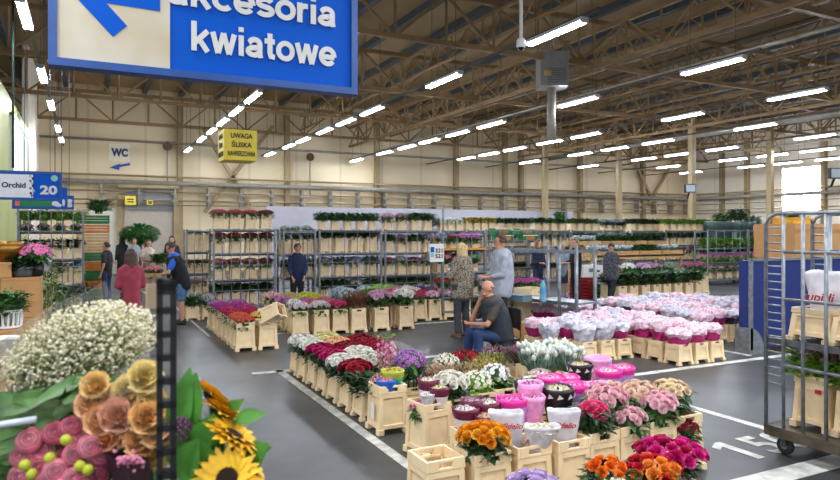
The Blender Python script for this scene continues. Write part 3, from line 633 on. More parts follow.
# dry grasses, heather, tulips
for i, (x, y, c, k, lb_) in enumerate(((3.3, 6.1, 'b8967a', 'grass', 'pinkish dry grass bunch beside the purple chrysanthemums'), (3.55, 6.0, 'a88e6a', 'grass', 'straw coloured dry grass behind the white roses'), (3.85, 6.1, 'b8a04e', 'grass', 'golden green grass tuft behind the white daisies'),
                                       (4.1, 6.35, '8a8c3e', 'grass', 'olive grass tuft beside the red carnations'), (3.6, 6.5, 'e8e4d0', 'spray', 'pale cream flowers at the far edge behind the dry grass'), (4.0, 6.75, 'a8142c', 'carn', 'red carnations by the seated man knees'),
                                       (4.4, 6.75, '8c5670', 'grass', 'purple heather beside the seated man'), (4.75, 6.7, '94607c', 'grass', 'second purple heather bunch, behind the tulips'), (4.15, 5.5, 'ecd9d6', 'small', 'pale pink carnations beside the white plastic spoon label'))):
    near('low', x, y, f'low cream bucket under the {lb_.split(" beside")[0].split(" behind")[0].split(" by")[0].split(" at")[0]}{" " + ORD[i] if False else ""}')
    bunch(k, c, (x, y, .07), lb_, GF, hs=.38, fol={'grass': YLEAF if i in (2, 3) else BROWN if i < 2 else mat('heather_stem', '5e4a48', .7)}.get(k, LEAF))
for i, (x, y) in enumerate(((4.3, 5.68), (4.62, 5.62), (4.42, 5.98), (4.76, 5.95))):
    near('tall', x, y, f'tall cream bucket under the white tulips, {ORD[i]} of four'); bunch('tulip', 'dfe6dc', (x, y, .07), f'white tulips with blue green leaves, {ORD[i]} bunch of the tulip group', GF, hs=.5, fol=GLEAF, sc=1.1)
# printed bags
LOG = {'m': logo_maroon, 'o': logo_oval, 'b': logo_black}
pk = [(.8, LILP), (.2, PINKP)]; lp = [(.88, LPINK), (.12, mat('pink_lip', 'f2a8da', .35))]; bk = [(1, BLKP)]
BAGS = [((2.6, 4.24), 'tall cream bucket holding the front maroon bags', [(-.09, .05, .05, .1, .3, mb_, 'm', 'e6dede', 'maroon and white bag standing nearest the white roses'), (.09, .06, .05, .1, .32, mb_, 'm', 'e8e2d8', 'maroon and white bag leaning on the pink printed bag'), (.0, -.09, .05, .095, .27, mb_, 'm', 'd8b89a', 'front maroon and white bag with a paper inset above the yellow roses'), (-.0, .12, .05, .09, .33, mb_, 'm', 'b89aa8', 'maroon bag behind the front three')]),
        ((2.97, 4.26), 'tall cream bucket holding hot pink and lilac bags', [(-.08, -.02, .06, .115, .34, pk, 'o', 'ee80c8', 'lilac bag with a hot pink lip and white oval emblem beside the maroon bags'), (.07, -.06, .055, .085, .35, lp, None, 'd890b8', 'narrow light pink bag in front of its taller twin'), (.12, .06, .055, .095, .42, lp, None, 'cf86b4', 'tallest light pink rolled top bag of the near block')]),
        ((3.31, 4.22), 'tall cream bucket holding the big black bag', [(.0, .0, .06, .12, .38, bk, 'b', 'e4dcc2', 'big black bag with white triangles and pink flowers')]),
        ((3.64, 4.3), 'tall cream bucket holding bright pink bags beside the peonies', [(-.07, .02, .06, .105, .36, pk, 'o', 'ee8cc8', 'lilac and pink emblem bag beside the big black bag'), (.09, -.03, .055, .095, .36, lp, None, 'dc98c0', 'light pink bag behind the pink roses')]),
        ((3.36, 4.68), 'tall cream bucket holding the smaller black bag', [(0, 0, .06, .12, .33, bk, 'b', 'dfe0d0', 'black bag with white triangles in front of the pale yellow carnations')]),
        ((3.7, 4.68), 'tall cream bucket holding hot pink topped bags', [(-.07, .02, .06, .12, .34, pk, 'o', 'f0a8d4', 'hot pink topped bag behind the big black bag'), (.09, .04, .06, .11, .32, pk, 'o', 'f4b8da', 'second hot pink topped bag behind the big black bag')]),
        ((4.28, 4.62), 'tall cream bucket holding lilac bags at the lane edge', [(-.06, 0, .06, .115, .36, pk, 'o', 'f0d0d8', 'lilac bag with hot pink lip under the tulips'), (.1, .02, .06, .11, .37, pk, 'o', 'f0c4dc', 'lilac and pink emblem bag at the lane edge of the block')]),
        ((4.2, 5.0), 'tall cream bucket holding the black bag by the tulips', [(0, 0, .06, .115, .35, bk, 'b', 'e6cfae', 'black bag with peach filling next to the tulips')]),
        ((4.6, 5.2), 'tall cream bucket under the flat pink bag', [(0, 0, .1, .13, .34, lp, None, None, 'wide light pink bag at the tulips')])]
for (x, y), bl_, bags in BAGS:
    near('tall', x, y, bl_)
    for dx, dy, r0, r1, h, bands, lg, fill, lb_ in bags: sleeve((x + .05 + dx * .8, y + dy * .8, .07), r0, r1 * 1.1, h, bands, lb_, GF, z0=.25, logo=LOG.get(lg), fill=fill, lean=(dx * .35, dy * .35), rz=random.uniform(-.3, .3), wob=.025)
# front row of tall buckets
near('tall', 2.08, 3.9, 'empty tall cream bucket at the near corner of the block')
near('tall', 2.42, 3.86, 'tall cream bucket of yellow roses')
near('tall', 2.76, 3.86, 'tall cream bucket with two grey script sleeves'); near('tall', 3.09, 3.84, 'tall cream bucket with a single grey script sleeve')
near('tall', 3.41, 3.88, 'tall cream bucket of bright pink roses'); near('tall', 3.725, 3.9, 'tall cream bucket of pale pink peonies'); near('tall', 4.03, 3.9, 'tall cream bucket of pale pink peonies, next to the lane end bucket'); near('tall', 4.34, 3.92, 'tall cream bucket at the lane end of the front row')
# individual roses
RB = MB(); bloom(RB, (0, 0, -.02), (0, 0, 1), .043, 2, 6, 0, 50, 80, .75); bloom(RB, (0, 0, -.02), (0, 0, 1), .042, 3, 5, 0, 4, 36, .75); ROSE = RB.mesh('rose_bloom', WHITE)
def rose_bunch(x, y, color, label, hs=.42, n=24, R_=.16, h=.1, s=1.0, z=.07, fol=DLEAF, cols=None, ell=1):
    key = ('rf', hs)
    if key not in BC:
        fo = MB()
        for i in range(12):
            a = i * .55; fo.tube([(.04 * math.cos(a), .04 * math.sin(a), 0), (.1 * math.cos(a), .1 * math.sin(a), hs)], .007, 4)
        for i in range(110):
            a = random.random() * 6.283; rr = .15 * random.uniform(.3, .95); leaf(fo, (rr * math.cos(a), rr * math.sin(a), hs + random.uniform(-.13, .04)), (math.cos(a), math.sin(a), random.uniform(-.3, .7)), random.uniform(.06, .1), .05)
        BC[key] = fo.mesh('rose_bouquet', DLEAF)
    o = T(put('rose_bouquet', BC[key], None, (x, y, z), random.random() * 6, (ell, 1, 1), [fol]), label, 'flowers', GF)
    for p, nn in cap(n, R_, h, 82):
        c = put('rose_bloom', ROSE, o, p + Vector((0, 0, hs)), sc=s * random.uniform(.85, 1.12), mats=[petal(random.choice(cols) if cols else color)], rot=nn.to_track_quat('Z', 'Y').to_euler())
    return o
rose_bunch(2.42, 3.84, 'f0a818', 'yellow orange roses in clear film, front of the block', .46, 30, .18, .1, 1.0, cols=['f2ae1c', 'f0a010', 'f4b832', 'e89414'])
sleeve((2.71, 3.93, .07), .06, .13, .3, [(1, SLV)], 'grey sleeve with red script, taller of the two beside the yellow roses', GF, z0=.28, flatness=.5, fill=None, lean=(-.04, .03), rz=-.5, logo=logo_script('Fidelio', .15, .68))
sleeve((2.81, 3.80, .07), .05, .13, .25, [(1, SLV)], 'grey script sleeve holding small cream roses', GF, z0=.27, flatness=.6, fill='f0e6d2', lean=(.05, -.05), rz=-.45, logo=logo_script('Fidelio', .15, .5))
sleeve((3.09, 3.82, .07), .06, .125, .34, [(1, SLV)], 'single grey sleeve with red script standing alone in its bucket', GF, z0=.24, flatness=.45, fill=None, rz=-.5, logo=logo_script('Fidelio', .16, .66))
rose_bunch(3.41, 3.86, 'f0568c', 'bright pink roses wrapped in film in the front row', .5, 20, .11, .09, .95, cols=['f05a90', 'e8487e', 'f47aa4'])
bunch('peony', 'f0bcc6', (3.66, 4.0, .07), 'pale pink peonies behind the bright pink roses', GF, hs=.52, sc=1.05); bunch('peony', 'efc0c8', (3.74, 3.84, .07), 'pale pink peonies in the front row', GF, hs=.5, sc=.85)
bunch('peony', 'f2d4c0', (4.02, 4.02, .07), 'creamy peach peonies behind the pink ones', GF, hs=.54, sc=1.0); bunch('peony', 'f0bfca', (4.05, 3.84, .07), 'light pink peonies beside the lane end bucket', GF, hs=.52, sc=.95)
bunch('peony', 'f2dcb8', (4.36, 4.0, .07), 'cream peach roses spilling over the lane end bucket', GF, hs=.52, fol=DLEAF, sc=1.0); bunch('carn', '8e1426', (4.3, 3.82, .07), 'dark red bunch low in the lane end bucket', GF, hs=.42, fol=DLEAF, sc=.7)
near('tall', 3.98, 4.28, 'tall cream bucket behind the pale peonies'); bunch('peony', 'f2e0c4', (3.98, 4.28, .07), 'cream peonies at the back of the peony group', GF, hs=.48)
# lowest row at the frame's lower edge
for x, y, lb_ in ((2.36, 3.2, 'low cream bucket under the lilac roses'), (2.86, 3.12, 'low cream bucket of orange roses'), (3.16, 3.06, 'low cream bucket of the orange and red mix'), (3.47, 3.2, 'low cream bucket of fuchsia roses')): near('low', x, y, lb_)
rose_bunch(2.36, 3.2, 'c9b0dc', 'lilac roses in the lowest row', .34, 16, .16, .09, 1.25, cols=['cbb2de', 'c4a8da', 'd8c4e4'])
rose_bunch(2.9, 3.16, 'f07a10', 'orange roses in the lowest row', .36, 12, .12, .1, 1.05, cols=['f27c14', 'ee6a08', 'f48a24'])
rose_bunch(2.82, 2.98, 'f4f0dc', 'white roses in front of the orange ones', .3, 12, .12, .08, 1.0)
rose_bunch(3.16, 3.04, 'f08a28', 'orange and red roses beside the fuchsia ones', .36, 20, .17, .1, 1.1, cols=['f08c2a', 'f29a3c', 'c81a34', 'd01c30'])
rose_bunch(3.5, 3.22, 'c8126a', 'fuchsia roses at the lower edge by the lane', .36, 26, .22, .11, 1.15, cols=['c8126a', 'b8105e', 'd8208a', 'c00e50'], ell=1.1)
# ================================================================ FAR BLOCKS
def grid(nick, x0, y0, nx, ny, dx, dy, fn, kind='tall_far', hs=.44, sc=1.0, jit=.02):
    for j in range(ny):
        for i in range(nx):
            r = fn(i, j)
            if not r: continue
            k, c, cn, fol = r; x, y = x0 + i * dx + random.uniform(-jit, jit), y0 + j * dy
            bucket(kind, (x, y, .0), f'cream bucket, {ORD[i]} across, {ORD[j]} row of the {nick}', f'buckets of the {nick}', random.uniform(-.03, .03))
            bunch(k, c, (x, y, .06), f'{cn}, {ORD[i]} across, {ORD[j]} row of the {nick}', f'flowers of the {nick}', hs=hs, fol=fol, far=True, sc=sc)
c2 = [('e0664a', 'coral flowers'), ('e2744e', 'orange flowers'), ('c02858', 'crimson flowers'), ('cc2a62', 'crimson pink flowers'), ('b83a9a', 'magenta flowers'), ('c048a8', 'magenta pink flowers'), ('c890c0', 'mauve flowers')]
def f2(i, j):
    if (i, j) == (1, 0): return None
    if i == 1 and j in (1,): return 'carn', 'ecd070', 'yellow flowers', LEAF
    c, n = c2[min(j, 6)]; return 'carn', c, n, LEAF
grid('coral and crimson block', 2.3, 11.0, 2, 7, .36, .44, f2, hs=.42)
bucket('tall_far', (2.66, 11.0, 0), 'cream bucket standing under the tipped one at the coral block corner', 'coral corner buckets')
bucket('tall_far', (2.66 - .05, 11.0 - .06, .50), 'cream bucket lying tipped on top of another at the coral block corner', 'coral corner buckets', rot=(R(62), R(18), R(35)), sc=.8)
c3 = [[('mum', 'e9dfe0', 'white and pink flowers'), ('mum', 'd84a78', 'pink and red flowers')], [('spray', 'e4ece0', 'white green flowers'), ('carn', 'e07a98', 'pink flowers')], [('carn', 'c878b8', 'lilac flowers'), ('carn', 'e08aa4', 'rose pink flowers')], [('carn', 'd890c4', 'mauve pink flowers'), ('mum', 'd8d84e', 'yellow green flowers')],
      [('carn', 'e0a0b8', 'soft pink flowers'), ('mum', 'e0dc58', 'yellow flowers')], [('mum', 'f0c8c8', 'blush flowers'), ('carn', 'd8d050', 'lime yellow flowers')]]
grid('pink and yellow block', 3.55, 12.1, 3, 6, .38, .42, lambda i, j: (*c3[j][0 if i == 0 else 1 if i == 2 else (j % 2)], LEAF), hs=.46)
c4 = [[('grass', '7a4a34', 'brown heather', BROWN), ('mum', 'dcaec8', 'pink and white flowers', LEAF), ('mum', 'f0eee8', 'white flowers', LEAF)], [('spray', 'b8c8d0', 'silvery blue wrapped flowers', GLEAF), ('bush', '5f9a30', 'bright green foliage', LLEAF), ('mum', 'e48aa0', 'rose flowers', LEAF)], [('spray', 'a8bcc8', 'silver blue flowers', GLEAF), ('spray', 'b4c4cc', 'pale blue flowers', GLEAF), ('bush', '5f9a30', 'green foliage', LLEAF)]]
grid('heather and silver block', 4.65, 12.0, 3, 3, .5, .42, lambda i, j: c4[j][i], hs=.48, sc=1.25)
c5 = [('mum', 'e4b0d0', 'pale pink hydrangeas'), ('mum', 'b01c50', 'crimson hydrangeas'), ('mum', 'f0efea', 'white hydrangeas')]
grid('hydrangea block', 6.45, 12.9, 4, 4, .36, .45, lambda i, j: (('hydr', 'f2f1ec', 'white hydrangeas', LEAF) if j >= 2 and i < 2 else ('hydr', '5c48a8', 'violet hydrangeas', LEAF) if j >= 2 and i == 2 else ('hydr', 'b01c50', 'crimson hydrangeas', LEAF) if (j == 1 or (i == 0 and j == 0)) else ('hydr', 'e6b2d2', 'pale pink hydrangeas', LEAF)), hs=.46)
# white sleeves: shared crumpled wraps
def wrap_me():
    b = MB(); n = 16; v = []; prof = [(.06, .06), (.08, .24), (.118, .33), (.145, .43), (.16, .49), (.145, .55), (.09, .58), (.02, .56)]
    for k, (r, z) in enumerate(prof):
        for i in range(n):
            a = 2 * math.pi * i / n; w = 1 + random.uniform(-.13, .13) * (k > 1); v.append((r * w * math.cos(a), r * w * math.sin(a), z + random.uniform(-.025, .025) * (k > 2)))
    for k in range(len(prof) - 1):
        for i in range(n): b.f.append((k * n + i, k * n + (i + 1) % n, (k + 1) * n + (i + 1) % n, (k + 1) * n + i)); b.m.append(0 if k < 3 else 1); b.sm.append(False)
    b.v = v; return b.mesh('sleeved_bouquet', [WHITE, CLEARW])
WRAPS = [wrap_me() for _ in range(4)]
FUX = mat('fuchsia_print', 'c02878', .4, var=.25, scale=14); DKP = mat('dark_print', '3a3048', .4, var=.3, scale=14); PNKW = mat('pink_dots', 'eedae2', .45, var=.2, scale=26, dark='c888a8')
def sleeves(nick, x0, y0, nx, ny, dx, dy, fn):
    for j in range(ny):
        for i in range(nx):
            m = fn(i, j)
            if not m: continue
            lo, hi, cn = m; x, y = x0 + i * dx + random.uniform(-.015, .015), y0 + j * dy
            bucket('low_far', (x, y, 0), f'low cream bucket, {ORD[i]} across, {ORD[j]} row of the {nick}', f'buckets of the {nick}')
            o = T(put('sleeved_bouquet', random.choice(WRAPS), None, (x, y, .02), random.random() * 6, (random.uniform(.98, 1.2), random.uniform(.98, 1.2), random.uniform(.82, 1.04)), [lo, hi]), f'{cn}, {ORD[i]} across, {ORD[j]} row of the {nick}', 'wrapped flowers', f'sleeves of the {nick}')
PW = lambda i, j, near_: (FUX, PNKW, 'fuchsia and spotted wrap') if near_ else random.choice([(CLEARW, CLEARW, 'white crumpled wrap'), (DKP, CLEARW, 'white wrap with dark base'), (FUX, CLEARW, 'white wrap with fuchsia base'), (FUX, PNKW, 'spotted pink wrap'), (DKP, PNKW, 'spotted wrap with dark base')])
sleeves('lane side wrap block', 6.72, 6.98, 4, 5, .34, .33, lambda i, j: PW(i, j, i == 3 and False) if i else PW(0, j, False)) if False else None
sleeves('lane side wrap block', 7.78, 6.98, 3, 11, .34, .335, lambda i, j: PW(i, j, i == 0))
sleeves('seated man wrap block', 6.3, 7.75, 4, 3, .35, .36, lambda i, j: PW(i, j, False) if i + j > 0 else None)
sleeves('far white wrap block', 9.55, 8.05, 8, 8, .36, .36, lambda i, j: PW(i, j, False) if i > 0 or j > 0 else PW(0, 0, True))
#@@PART3
# ================================================================ TROLLEYS
def trolley(label, px0, px1, Y, shelves, depth=.6, top=2.0, bars=6, nick=None, rz=0, X0=None, W=None, name='flower_trolley', group='shelf trolleys'):
    if X0 is None: a, c = atY(px0, Y), atY(px1, Y); X0, W = a.x, c.x - a.x
    o = E(name, label, 'trolley', (X0, Y, 0), rz, group)
    b = MB(); b.box((W / 2, depth / 2, .16), (W, depth, .05)); b.build('base', STEEL, o)
    for x in (.02, W - .02):
        for y in (.02, depth - .02):
            b = MB(); b.box((x, y, (top + .15) / 2), (.045, .045, top - .15)); b.build('post', STEEL, o)
    for x in (.1, W - .1):
        for y in (.08, depth - .08):
            b = MB(); b.lathe([(.0, -.02), (.065, -.02), (.065, .02), (0, .02)], 10, M=Matrix.Translation((x, y, .065)) @ Matrix.Rotation(R(90), 4, 'Y'), smooth=False, cap=False); b.box((x, y, .12), (.05, .05, .05)); b.build('caster', RUB, o)
    for z in shelves:
        b = MB(); b.box((W / 2, depth / 2, z - .015), (W - .05, depth, .03)); b.box((W / 2, .01, z + .0), (W - .05, .02, .07)); b.build('shelf', STEEL, o)
    if bars:
        b = MB()
        for i in range(1, bars): b.tube([(W * i / bars, 0, .2), (W * i / bars, 0, top - .03)], .011, 5)
        for z in (.55, 1.15, top - .04): b.tube([(0, 0, z), (W, 0, z)], .012, 5)
        b.build('grille', STEEL, o)
    return X0, W
def load(nick, X0, W, Y, z, tier, n, kind, colors, bk='tall_far', sc=.84, hs=.36, dy=.3, what='flowers', bsc=None, fol=None, cat=None):
    for i in range(n):
        x = X0 + W * (i + .5) / n; c = colors[i % len(colors)]; k = kind[i % len(kind)] if isinstance(kind, (list, tuple)) else kind
        if bk: bucket(bk, (x, Y + dy, z), f'cream bucket, {ORD[i]} on the {tier} shelf of the {nick}', f'buckets on the {nick}', 0, sc)
        bunch(k, c, (x, Y + dy, z + (.05 if bk else .0)), f'{what}, {ORD[i]} on the {tier} shelf of the {nick}', f'flowers on the {nick}', hs=hs, far=True, sc=(bsc or 1) * W / n / .33 if bk is None else (W / n / .33, W / n / .33, 1), fol=fol)
Y1 = 15.8
X0, W = trolley('tall trolley of carnations and roses, topped with pink and red bunches, behind the coral block', 213, 276, Y1, (.78, 1.4, 1.96), bars=7)
N = 'red and pink carnation trolley'
load(N, X0, W, Y1, 1.97, 'top', 4, 'carn', ['d05870', 'cc4460', 'd85a78', '8a2438'], what='dark pink carnations'); load(N, X0, W, Y1, 1.4, 'upper', 4, 'carn', ['d83a70', 'd8402e', 'c82858', 'b82040'], sc=.8, hs=.38, what='red and pink roses')
load(N, X0, W, Y1, .78, 'middle', 4, 'carn', ['e08098', 'dc7890', 'e890a4', 'a83a50'], sc=.8, hs=.38, what='pink carnations'); load(N, X0, W, Y1, .19, 'bottom', 4, 'bush', ['2c4a24'], sc=.7, hs=.34, fol=DLEAF, what='dark green foliage')
X0, W = trolley('trolley of white wrapped bunches directly behind the sweater man', 283, 316, Y1 + .1, (.78, 1.35, 1.9), bars=4); N = 'white wrapped stem trolley'
load(N, X0, W, Y1 + .1, 1.35, 'upper', 3, 'spray', ['dfe2ea', 'd4d8e4'], what='white wrapped stems', hs=.46); load(N, X0, W, Y1 + .1, .78, 'middle', 3, 'bush', ['55605a'], what='dark stems', hs=.3, sc=.7, fol=DLEAF); load(N, X0, W, Y1 + .1, 1.9, 'top', 3, 'spray', ['cfd4d8'], bk=None, hs=.12, what='pale wrapped flowers')
X0, W = trolley('tall trolley topped by a long row of dark green plants', 319, 382, Y1 + .15, (.76, 1.36, 1.94), bars=5); N = 'green topped trolley'
load(N, X0, W, Y1 + .15, 1.94, 'top', 5, 'bush', ['2f6a28'], what='dark green bushy plants', sc=.6, hs=.32, bsc=1.15, fol=mat('rich_green', '2f6b2a', .5, var=.3, scale=18)); load(N, X0, W, Y1 + .15, 1.38, 'upper', 4, 'bush', ['6f8a78'], what='grey green foliage', sc=.98, hs=.42, fol=DLEAF)
load(N, X0, W, Y1 + .15, .76, 'middle', 4, ['spray', 'bush'], ['a8a0b8', '6f8a78'], what='lavender and grey green bunches', fol=GLEAF); load(N, X0, W, Y1 + .15, .19, 'bottom', 4, ['bush', 'bush', 'spray'], ['3a6a2c', '3a6a2c', 'e8e6e0'], what='low green plants', sc=.6, hs=.34)
X0, W = trolley('trolley of mixed pink and white bunches beside the green topped one', 385, 438, Y1 + .3, (.74, 1.34, 1.92), bars=5); N = 'mixed bunch trolley'
load(N, X0, W, Y1 + .3, 1.92, 'top', 4, ['spray', 'spray', 'bush', 'bush'], ['dca4c0', 'c890a8', 'a0a09a', '6a9a48'], what='mixed pink and green bunches', sc=.75); load(N, X0, W, Y1 + .3, 1.34, 'upper', 4, ['bush', 'spray'], ['7a8a6a', 'c8a8c0'], what='mixed stems'); load(N, X0, W, Y1 + .3, .74, 'middle', 4, ['carn', 'spray'], ['c05888', 'e8e0d8'], what='pink and white bunches'); load(N, X0, W, Y1 + .3, .19, 'bottom', 4, 'bush', ['3a6a2c'], what='low green plants', sc=.6, hs=.34)
# left rack by the orchid signs
X0, W = trolley('grey rack of potted plants under the orchid sign', 17, 84, 16.6, (.72, 1.3, 1.92), bars=6, depth=.5, top=2.42); N = 'orchid sign rack'
load(N, X0, W, 16.6, 1.92, 'top', 4, 'bush', ['a8344a', '9a3048'], what='green red edged plants', bk=None, hs=.36, fol=LLEAF, bsc=1.05); load(N, X0, W, 16.6, 1.92, 'top', 4, 'small', ['d8b0b8', 'a88090'], what='pale pink pots', bk=None, hs=.12, bsc=1.0)
load(N, X0, W, 16.6, 1.3, 'upper', 4, 'bush', ['2a3a30'], what='dark leafy plants', fol=DLEAF, sc=.9, hs=.3); load(N, X0, W, 16.6, .72, 'middle', 4, ['bush', 'spray'], ['4f8a34', '2f88a8'], what='green and teal wrapped plants', fol=LLEAF, sc=.95); load(N, X0, W, 16.6, .19, 'bottom', 4, 'carn', ['b02848', 'e0d8d8'], what='red and white plants', sc=.75, hs=.36)
# crate stacks behind it
CRATES = [mat('crate_orange', 'c8782c', .6, var=.15), mat('crate_green', '2c6b34', .6, var=.15), mat('wood_slat', 'c9a06a', .7, var=.12)]
def crate(loc, w_, d_, h_, m, label, group, rz=0, name='slatted_crate'):
    b = MB(); b.box((0, 0, .01), (w_, d_, .02))
    for k in range(3):
        z = h_ * (.2 + .32 * k); t = h_ * .24
        for s in (-1, 1): b.box((0, s * d_ / 2, z), (w_, .014, t)); b.box((s * w_ / 2, 0, z), (.014, d_, t))
    for i in (-1, 1):
        for j in (-1, 1): b.box((i * (w_ / 2 - .02), j * (d_ / 2 - .02), h_ / 2), (.03, .03, h_))
    return T(b.build(name, m, None, loc, rz), label, 'crate', group)
for i in range(9):
    p = atY(93, 21.5); crate((p.x, 21.5, .27 * i), .85, .5, .25, CRATES[0 if i % 2 else 1] if i not in (5, 6) else CRATES[2], f'{["orange", "green"][(i + 1) % 2] if i not in (5, 6) else "wooden"} slatted crate, {ORD[i]} from the floor in the stack beyond the orchid rack', 'crates beyond the orchid rack')
p = atY(95, 21.5); bunch('bush', '2f6a2c', (p.x + .1, 21.5, 2.45), 'green plants on top of the orange and green crate stack', 'plants near the crates', hs=.15, far=True, sc=1.6)
# background trolleys
def back(label, nick, px0, px1, Y, tiers, shelves=(.74, 1.34, 1.92), n=4, bars=4):
    X0, W = trolley(label, px0, px1, Y, shelves, bars=bars)
    zs = (.19,) + shelves; nm = ('bottom', 'middle', 'upper', 'top')
    for z, t, tn in zip(zs, tiers, nm):
        if t:
            k, c, what, fol = t; low = 'seedling' in nick and tn != 'bottom'
            load(nick, X0, W, Y, z, tn, n, k, c, what=what, fol=fol, sc=min(.84, W / n / .34), hs=.14 if low else min(.84, W / n / .34) * .43, bk=None if low else 'tall_far', bsc=.9 if low else None)
back('trolley topped with small white potted plants behind the blonde woman', 'white pot trolley', 442, 466, 20.5, [None, ('bush', ['3c6a34'], 'green plants', LEAF), ('bush', ['54704c'], 'green stems', LEAF), ('spray', ['dfe2e0'], 'white flowers', GLEAF)], n=3)
back('trolley topped with yellow foliage behind the blonde woman', 'yellow foliage trolley', 468, 499, 20.5, [None, ('spray', ['c060a0', 'e0d8e0'], 'pink and white bunches', LEAF), ('spray', ['c8a0c0'], 'mauve bunches', LEAF), ('bush', ['d8b828'], 'yellow green foliage', mat('gold_leaf', 'b8a32c', .5, var=.3, scale=18))], n=4)
back('trolley with dark green tops behind the hoodie man', 'dark green topped trolley', 500, 534, 21, [('bush', ['3c6a34'], 'green plants', LEAF), ('spray', ['b02848', '4a7a3a'], 'red and green bunches', LEAF), ('bush', ['54704c'], 'green stems', LEAF), ('bush', ['3a6a2c'], 'dark green plants', DLEAF)], n=4)
back('trolley with bright green tops beyond the rack frame', 'bright green topped trolley', 536, 570, 20, [('bush', ['3c6a34'], 'green plants', LEAF), ('bush', ['3c6a34'], 'leafy stems', DLEAF), ('spray', ['88a890'], 'pale green bunches', GLEAF), ('bush', ['4f8a2c'], 'bright green plants', mat('rich_green', '2f6b2a', .5, var=.3, scale=18))], n=4)
back('trolley with dark tops beside the tray stall', 'tray stall trolley', 572, 602, 20.5, [None, ('bush', ['3c6a34'], 'leafy stems', DLEAF), ('bush', ['54704c'], 'green stems', GLEAF), ('bush', ['2f6a2c'], 'green plants', LEAF)], n=4)
back('trolley with blue grey tops over the tray stall', 'blue grey topped trolley', 604, 636, 21, [None, None, ('spray', ['9ab0b8'], 'blue grey bunches', GLEAF), ('spray', ['6c7c90'], 'blue grey flowers', DLEAF)], n=3)
back('trolley with dark moss green tops behind the tray stall', 'moss green trolley', 632, 664, 20, [None, ('bush', ['3c6a34'], 'leafy stems', LEAF), ('bush', ['3c6a34'], 'leafy bunches', LEAF), ('bush', ['2f5a2c'], 'dark green plants', DLEAF)], n=4)
back('long trolley with lime and red potted plants before the tan column', 'lime and red trolley', 666, 714, 19.6, [None, ('spray', ['b890b8', 'd8a8c0'], 'mauve bunches', LEAF), ('bush', ['5a7a50'], 'green stems', LEAF), ('bush', ['c03a2a', 'd8c83a'], 'lime and red plants', LLEAF)], n=7, bars=7)
back('trolley of seedlings with pink pots at the dark tarpaulin', 'seedling trolley', 708, 748, 16.6, [('carn', ['d8c8b0'], 'cream stems', LEAF), ('carn', ['e08cc0'], 'pink potted plants', LLEAF), ('bush', ['7aa850'], 'light green seedlings', LLEAF), None], (.78, 1.3, 1.95), n=4, bars=5)
back('second seedling trolley beside the blue panel', 'second seedling trolley', 749, 790, 16.8, [('carn', ['d8c8b0'], 'cream stems', LEAF), ('carn', ['e08cc0'], 'pink potted plants', LLEAF), ('bush', ['7aa850'], 'lime seedlings', LLEAF), None], (.78, 1.3, 1.95), n=4, bars=5)
for i, (px, Y, z, s) in enumerate(((722, 23, 2.1, 2.2), (738, 23.5, 2.2, 2.6), (752, 23, 2.0, 2.2), (790, 24, 2.1, 2.4), (806, 24, 2.0, 2.2), (430, 21, 2.0, 1.5), (560, 25, 2.4, 1.6))):
    p = atY(px, Y); b = MB(); b.box((0, 0, z / 2 - .1), (.5, .5, z - .2)); T(b.build('plant_pedestal', CARD, None, (p.x, Y, 0)), f'tall brown carton carrying a bush, {ORD[i]} of the far row', 'carton', 'tall cartons of the far row')
    bunch('bush', '3a6a34', (p.x, Y, z - .2), f'big green bush above the far trolleys, {ORD[i]} of the far row', 'bushes of the far row', hs=.3, far=True, sc=s, fol=(LEAF, DLEAF, GLEAF)[i % 3])
# tarpaulin covered load and red box
pa, pb = atY(722, 18.6), atY(752, 18.6); b = MB(); v = []
for k in range(7):
    for i in range(25):
        t = i / 24; v.append(((pb.x - pa.x) * t, .08 * math.sin(i * 1.3) + .05 * math.sin(i * 2.9), 1.1 + .2 * k + (.05 * math.sin(i * .8) if k == 6 else 0)))
n0 = len(v); v += [(x, y + .9, z) for x, y, z in v]
f = [(k * 25 + i, k * 25 + i + 1, (k + 1) * 25 + i + 1, (k + 1) * 25 + i) for k in range(6) for i in range(24)]; f += [tuple(j + n0 for j in reversed(q)) for q in f]
f += [(150 + i, 151 + i, 151 + i + n0, 150 + i + n0) for i in range(24)] + [(k * 25, (k + 1) * 25, (k + 1) * 25 + n0, k * 25 + n0) for k in range(6)] + [(k * 25 + 24, k * 25 + 24 + n0, (k + 1) * 25 + 24 + n0, (k + 1) * 25 + 24) for k in range(6)] + [(i + 1, i, i + n0, i + 1 + n0) for i in range(24)]
b.add(v, f, 0, True); b.box(((pb.x - pa.x) / 2, .45, .55), (pb.x - pa.x - .1, .7, 1.1), 1)
T(b.build('covered_load', [flat('dark_green_tarpaulin', '17352f', .5), STEEL], None, (pa.x, 18.6, 0)), 'dark green tarpaulin hanging over a load by the seedling trolley', 'tarpaulin')
# carton stack (green banana style boxes) behind the hoodie man
GBOX = mat('green_carton', '2a7a44', .6, var=.1); 
for i, (px, py, wpx) in enumerate(((500, 226, 22), (524, 226, 18), (503, 234, 20), (527, 234, 18))):
    p = atY(px, 18.5, py + 4); b = MB(); b.box((0, 0, .11), (.62, .4, .22)); b.box((0, -.205, .11), (.34, .012, .1), 1); b.box((0, -.2, .2), (.62, .02, .03), 2)
    T(b.build('green_carton', [GBOX, CRATES[0], WHITE], None, (p.x, 18.5, [1.82, 1.82, 1.6, 1.6][i])), f'green carton with an orange patch, {["upper tier by the yellow foliage", "upper tier by the dark green tops", "lower tier by the yellow foliage", "lower tier by the dark green tops"][i]}', 'carton', 'green cartons')
pa, pb = atY(486, 18.2), atY(540, 18.2); trolley('steel rack carrying the green cartons behind the hoodie man', 486, 540, 18.2, (.7, 1.2, 1.6), bars=4)
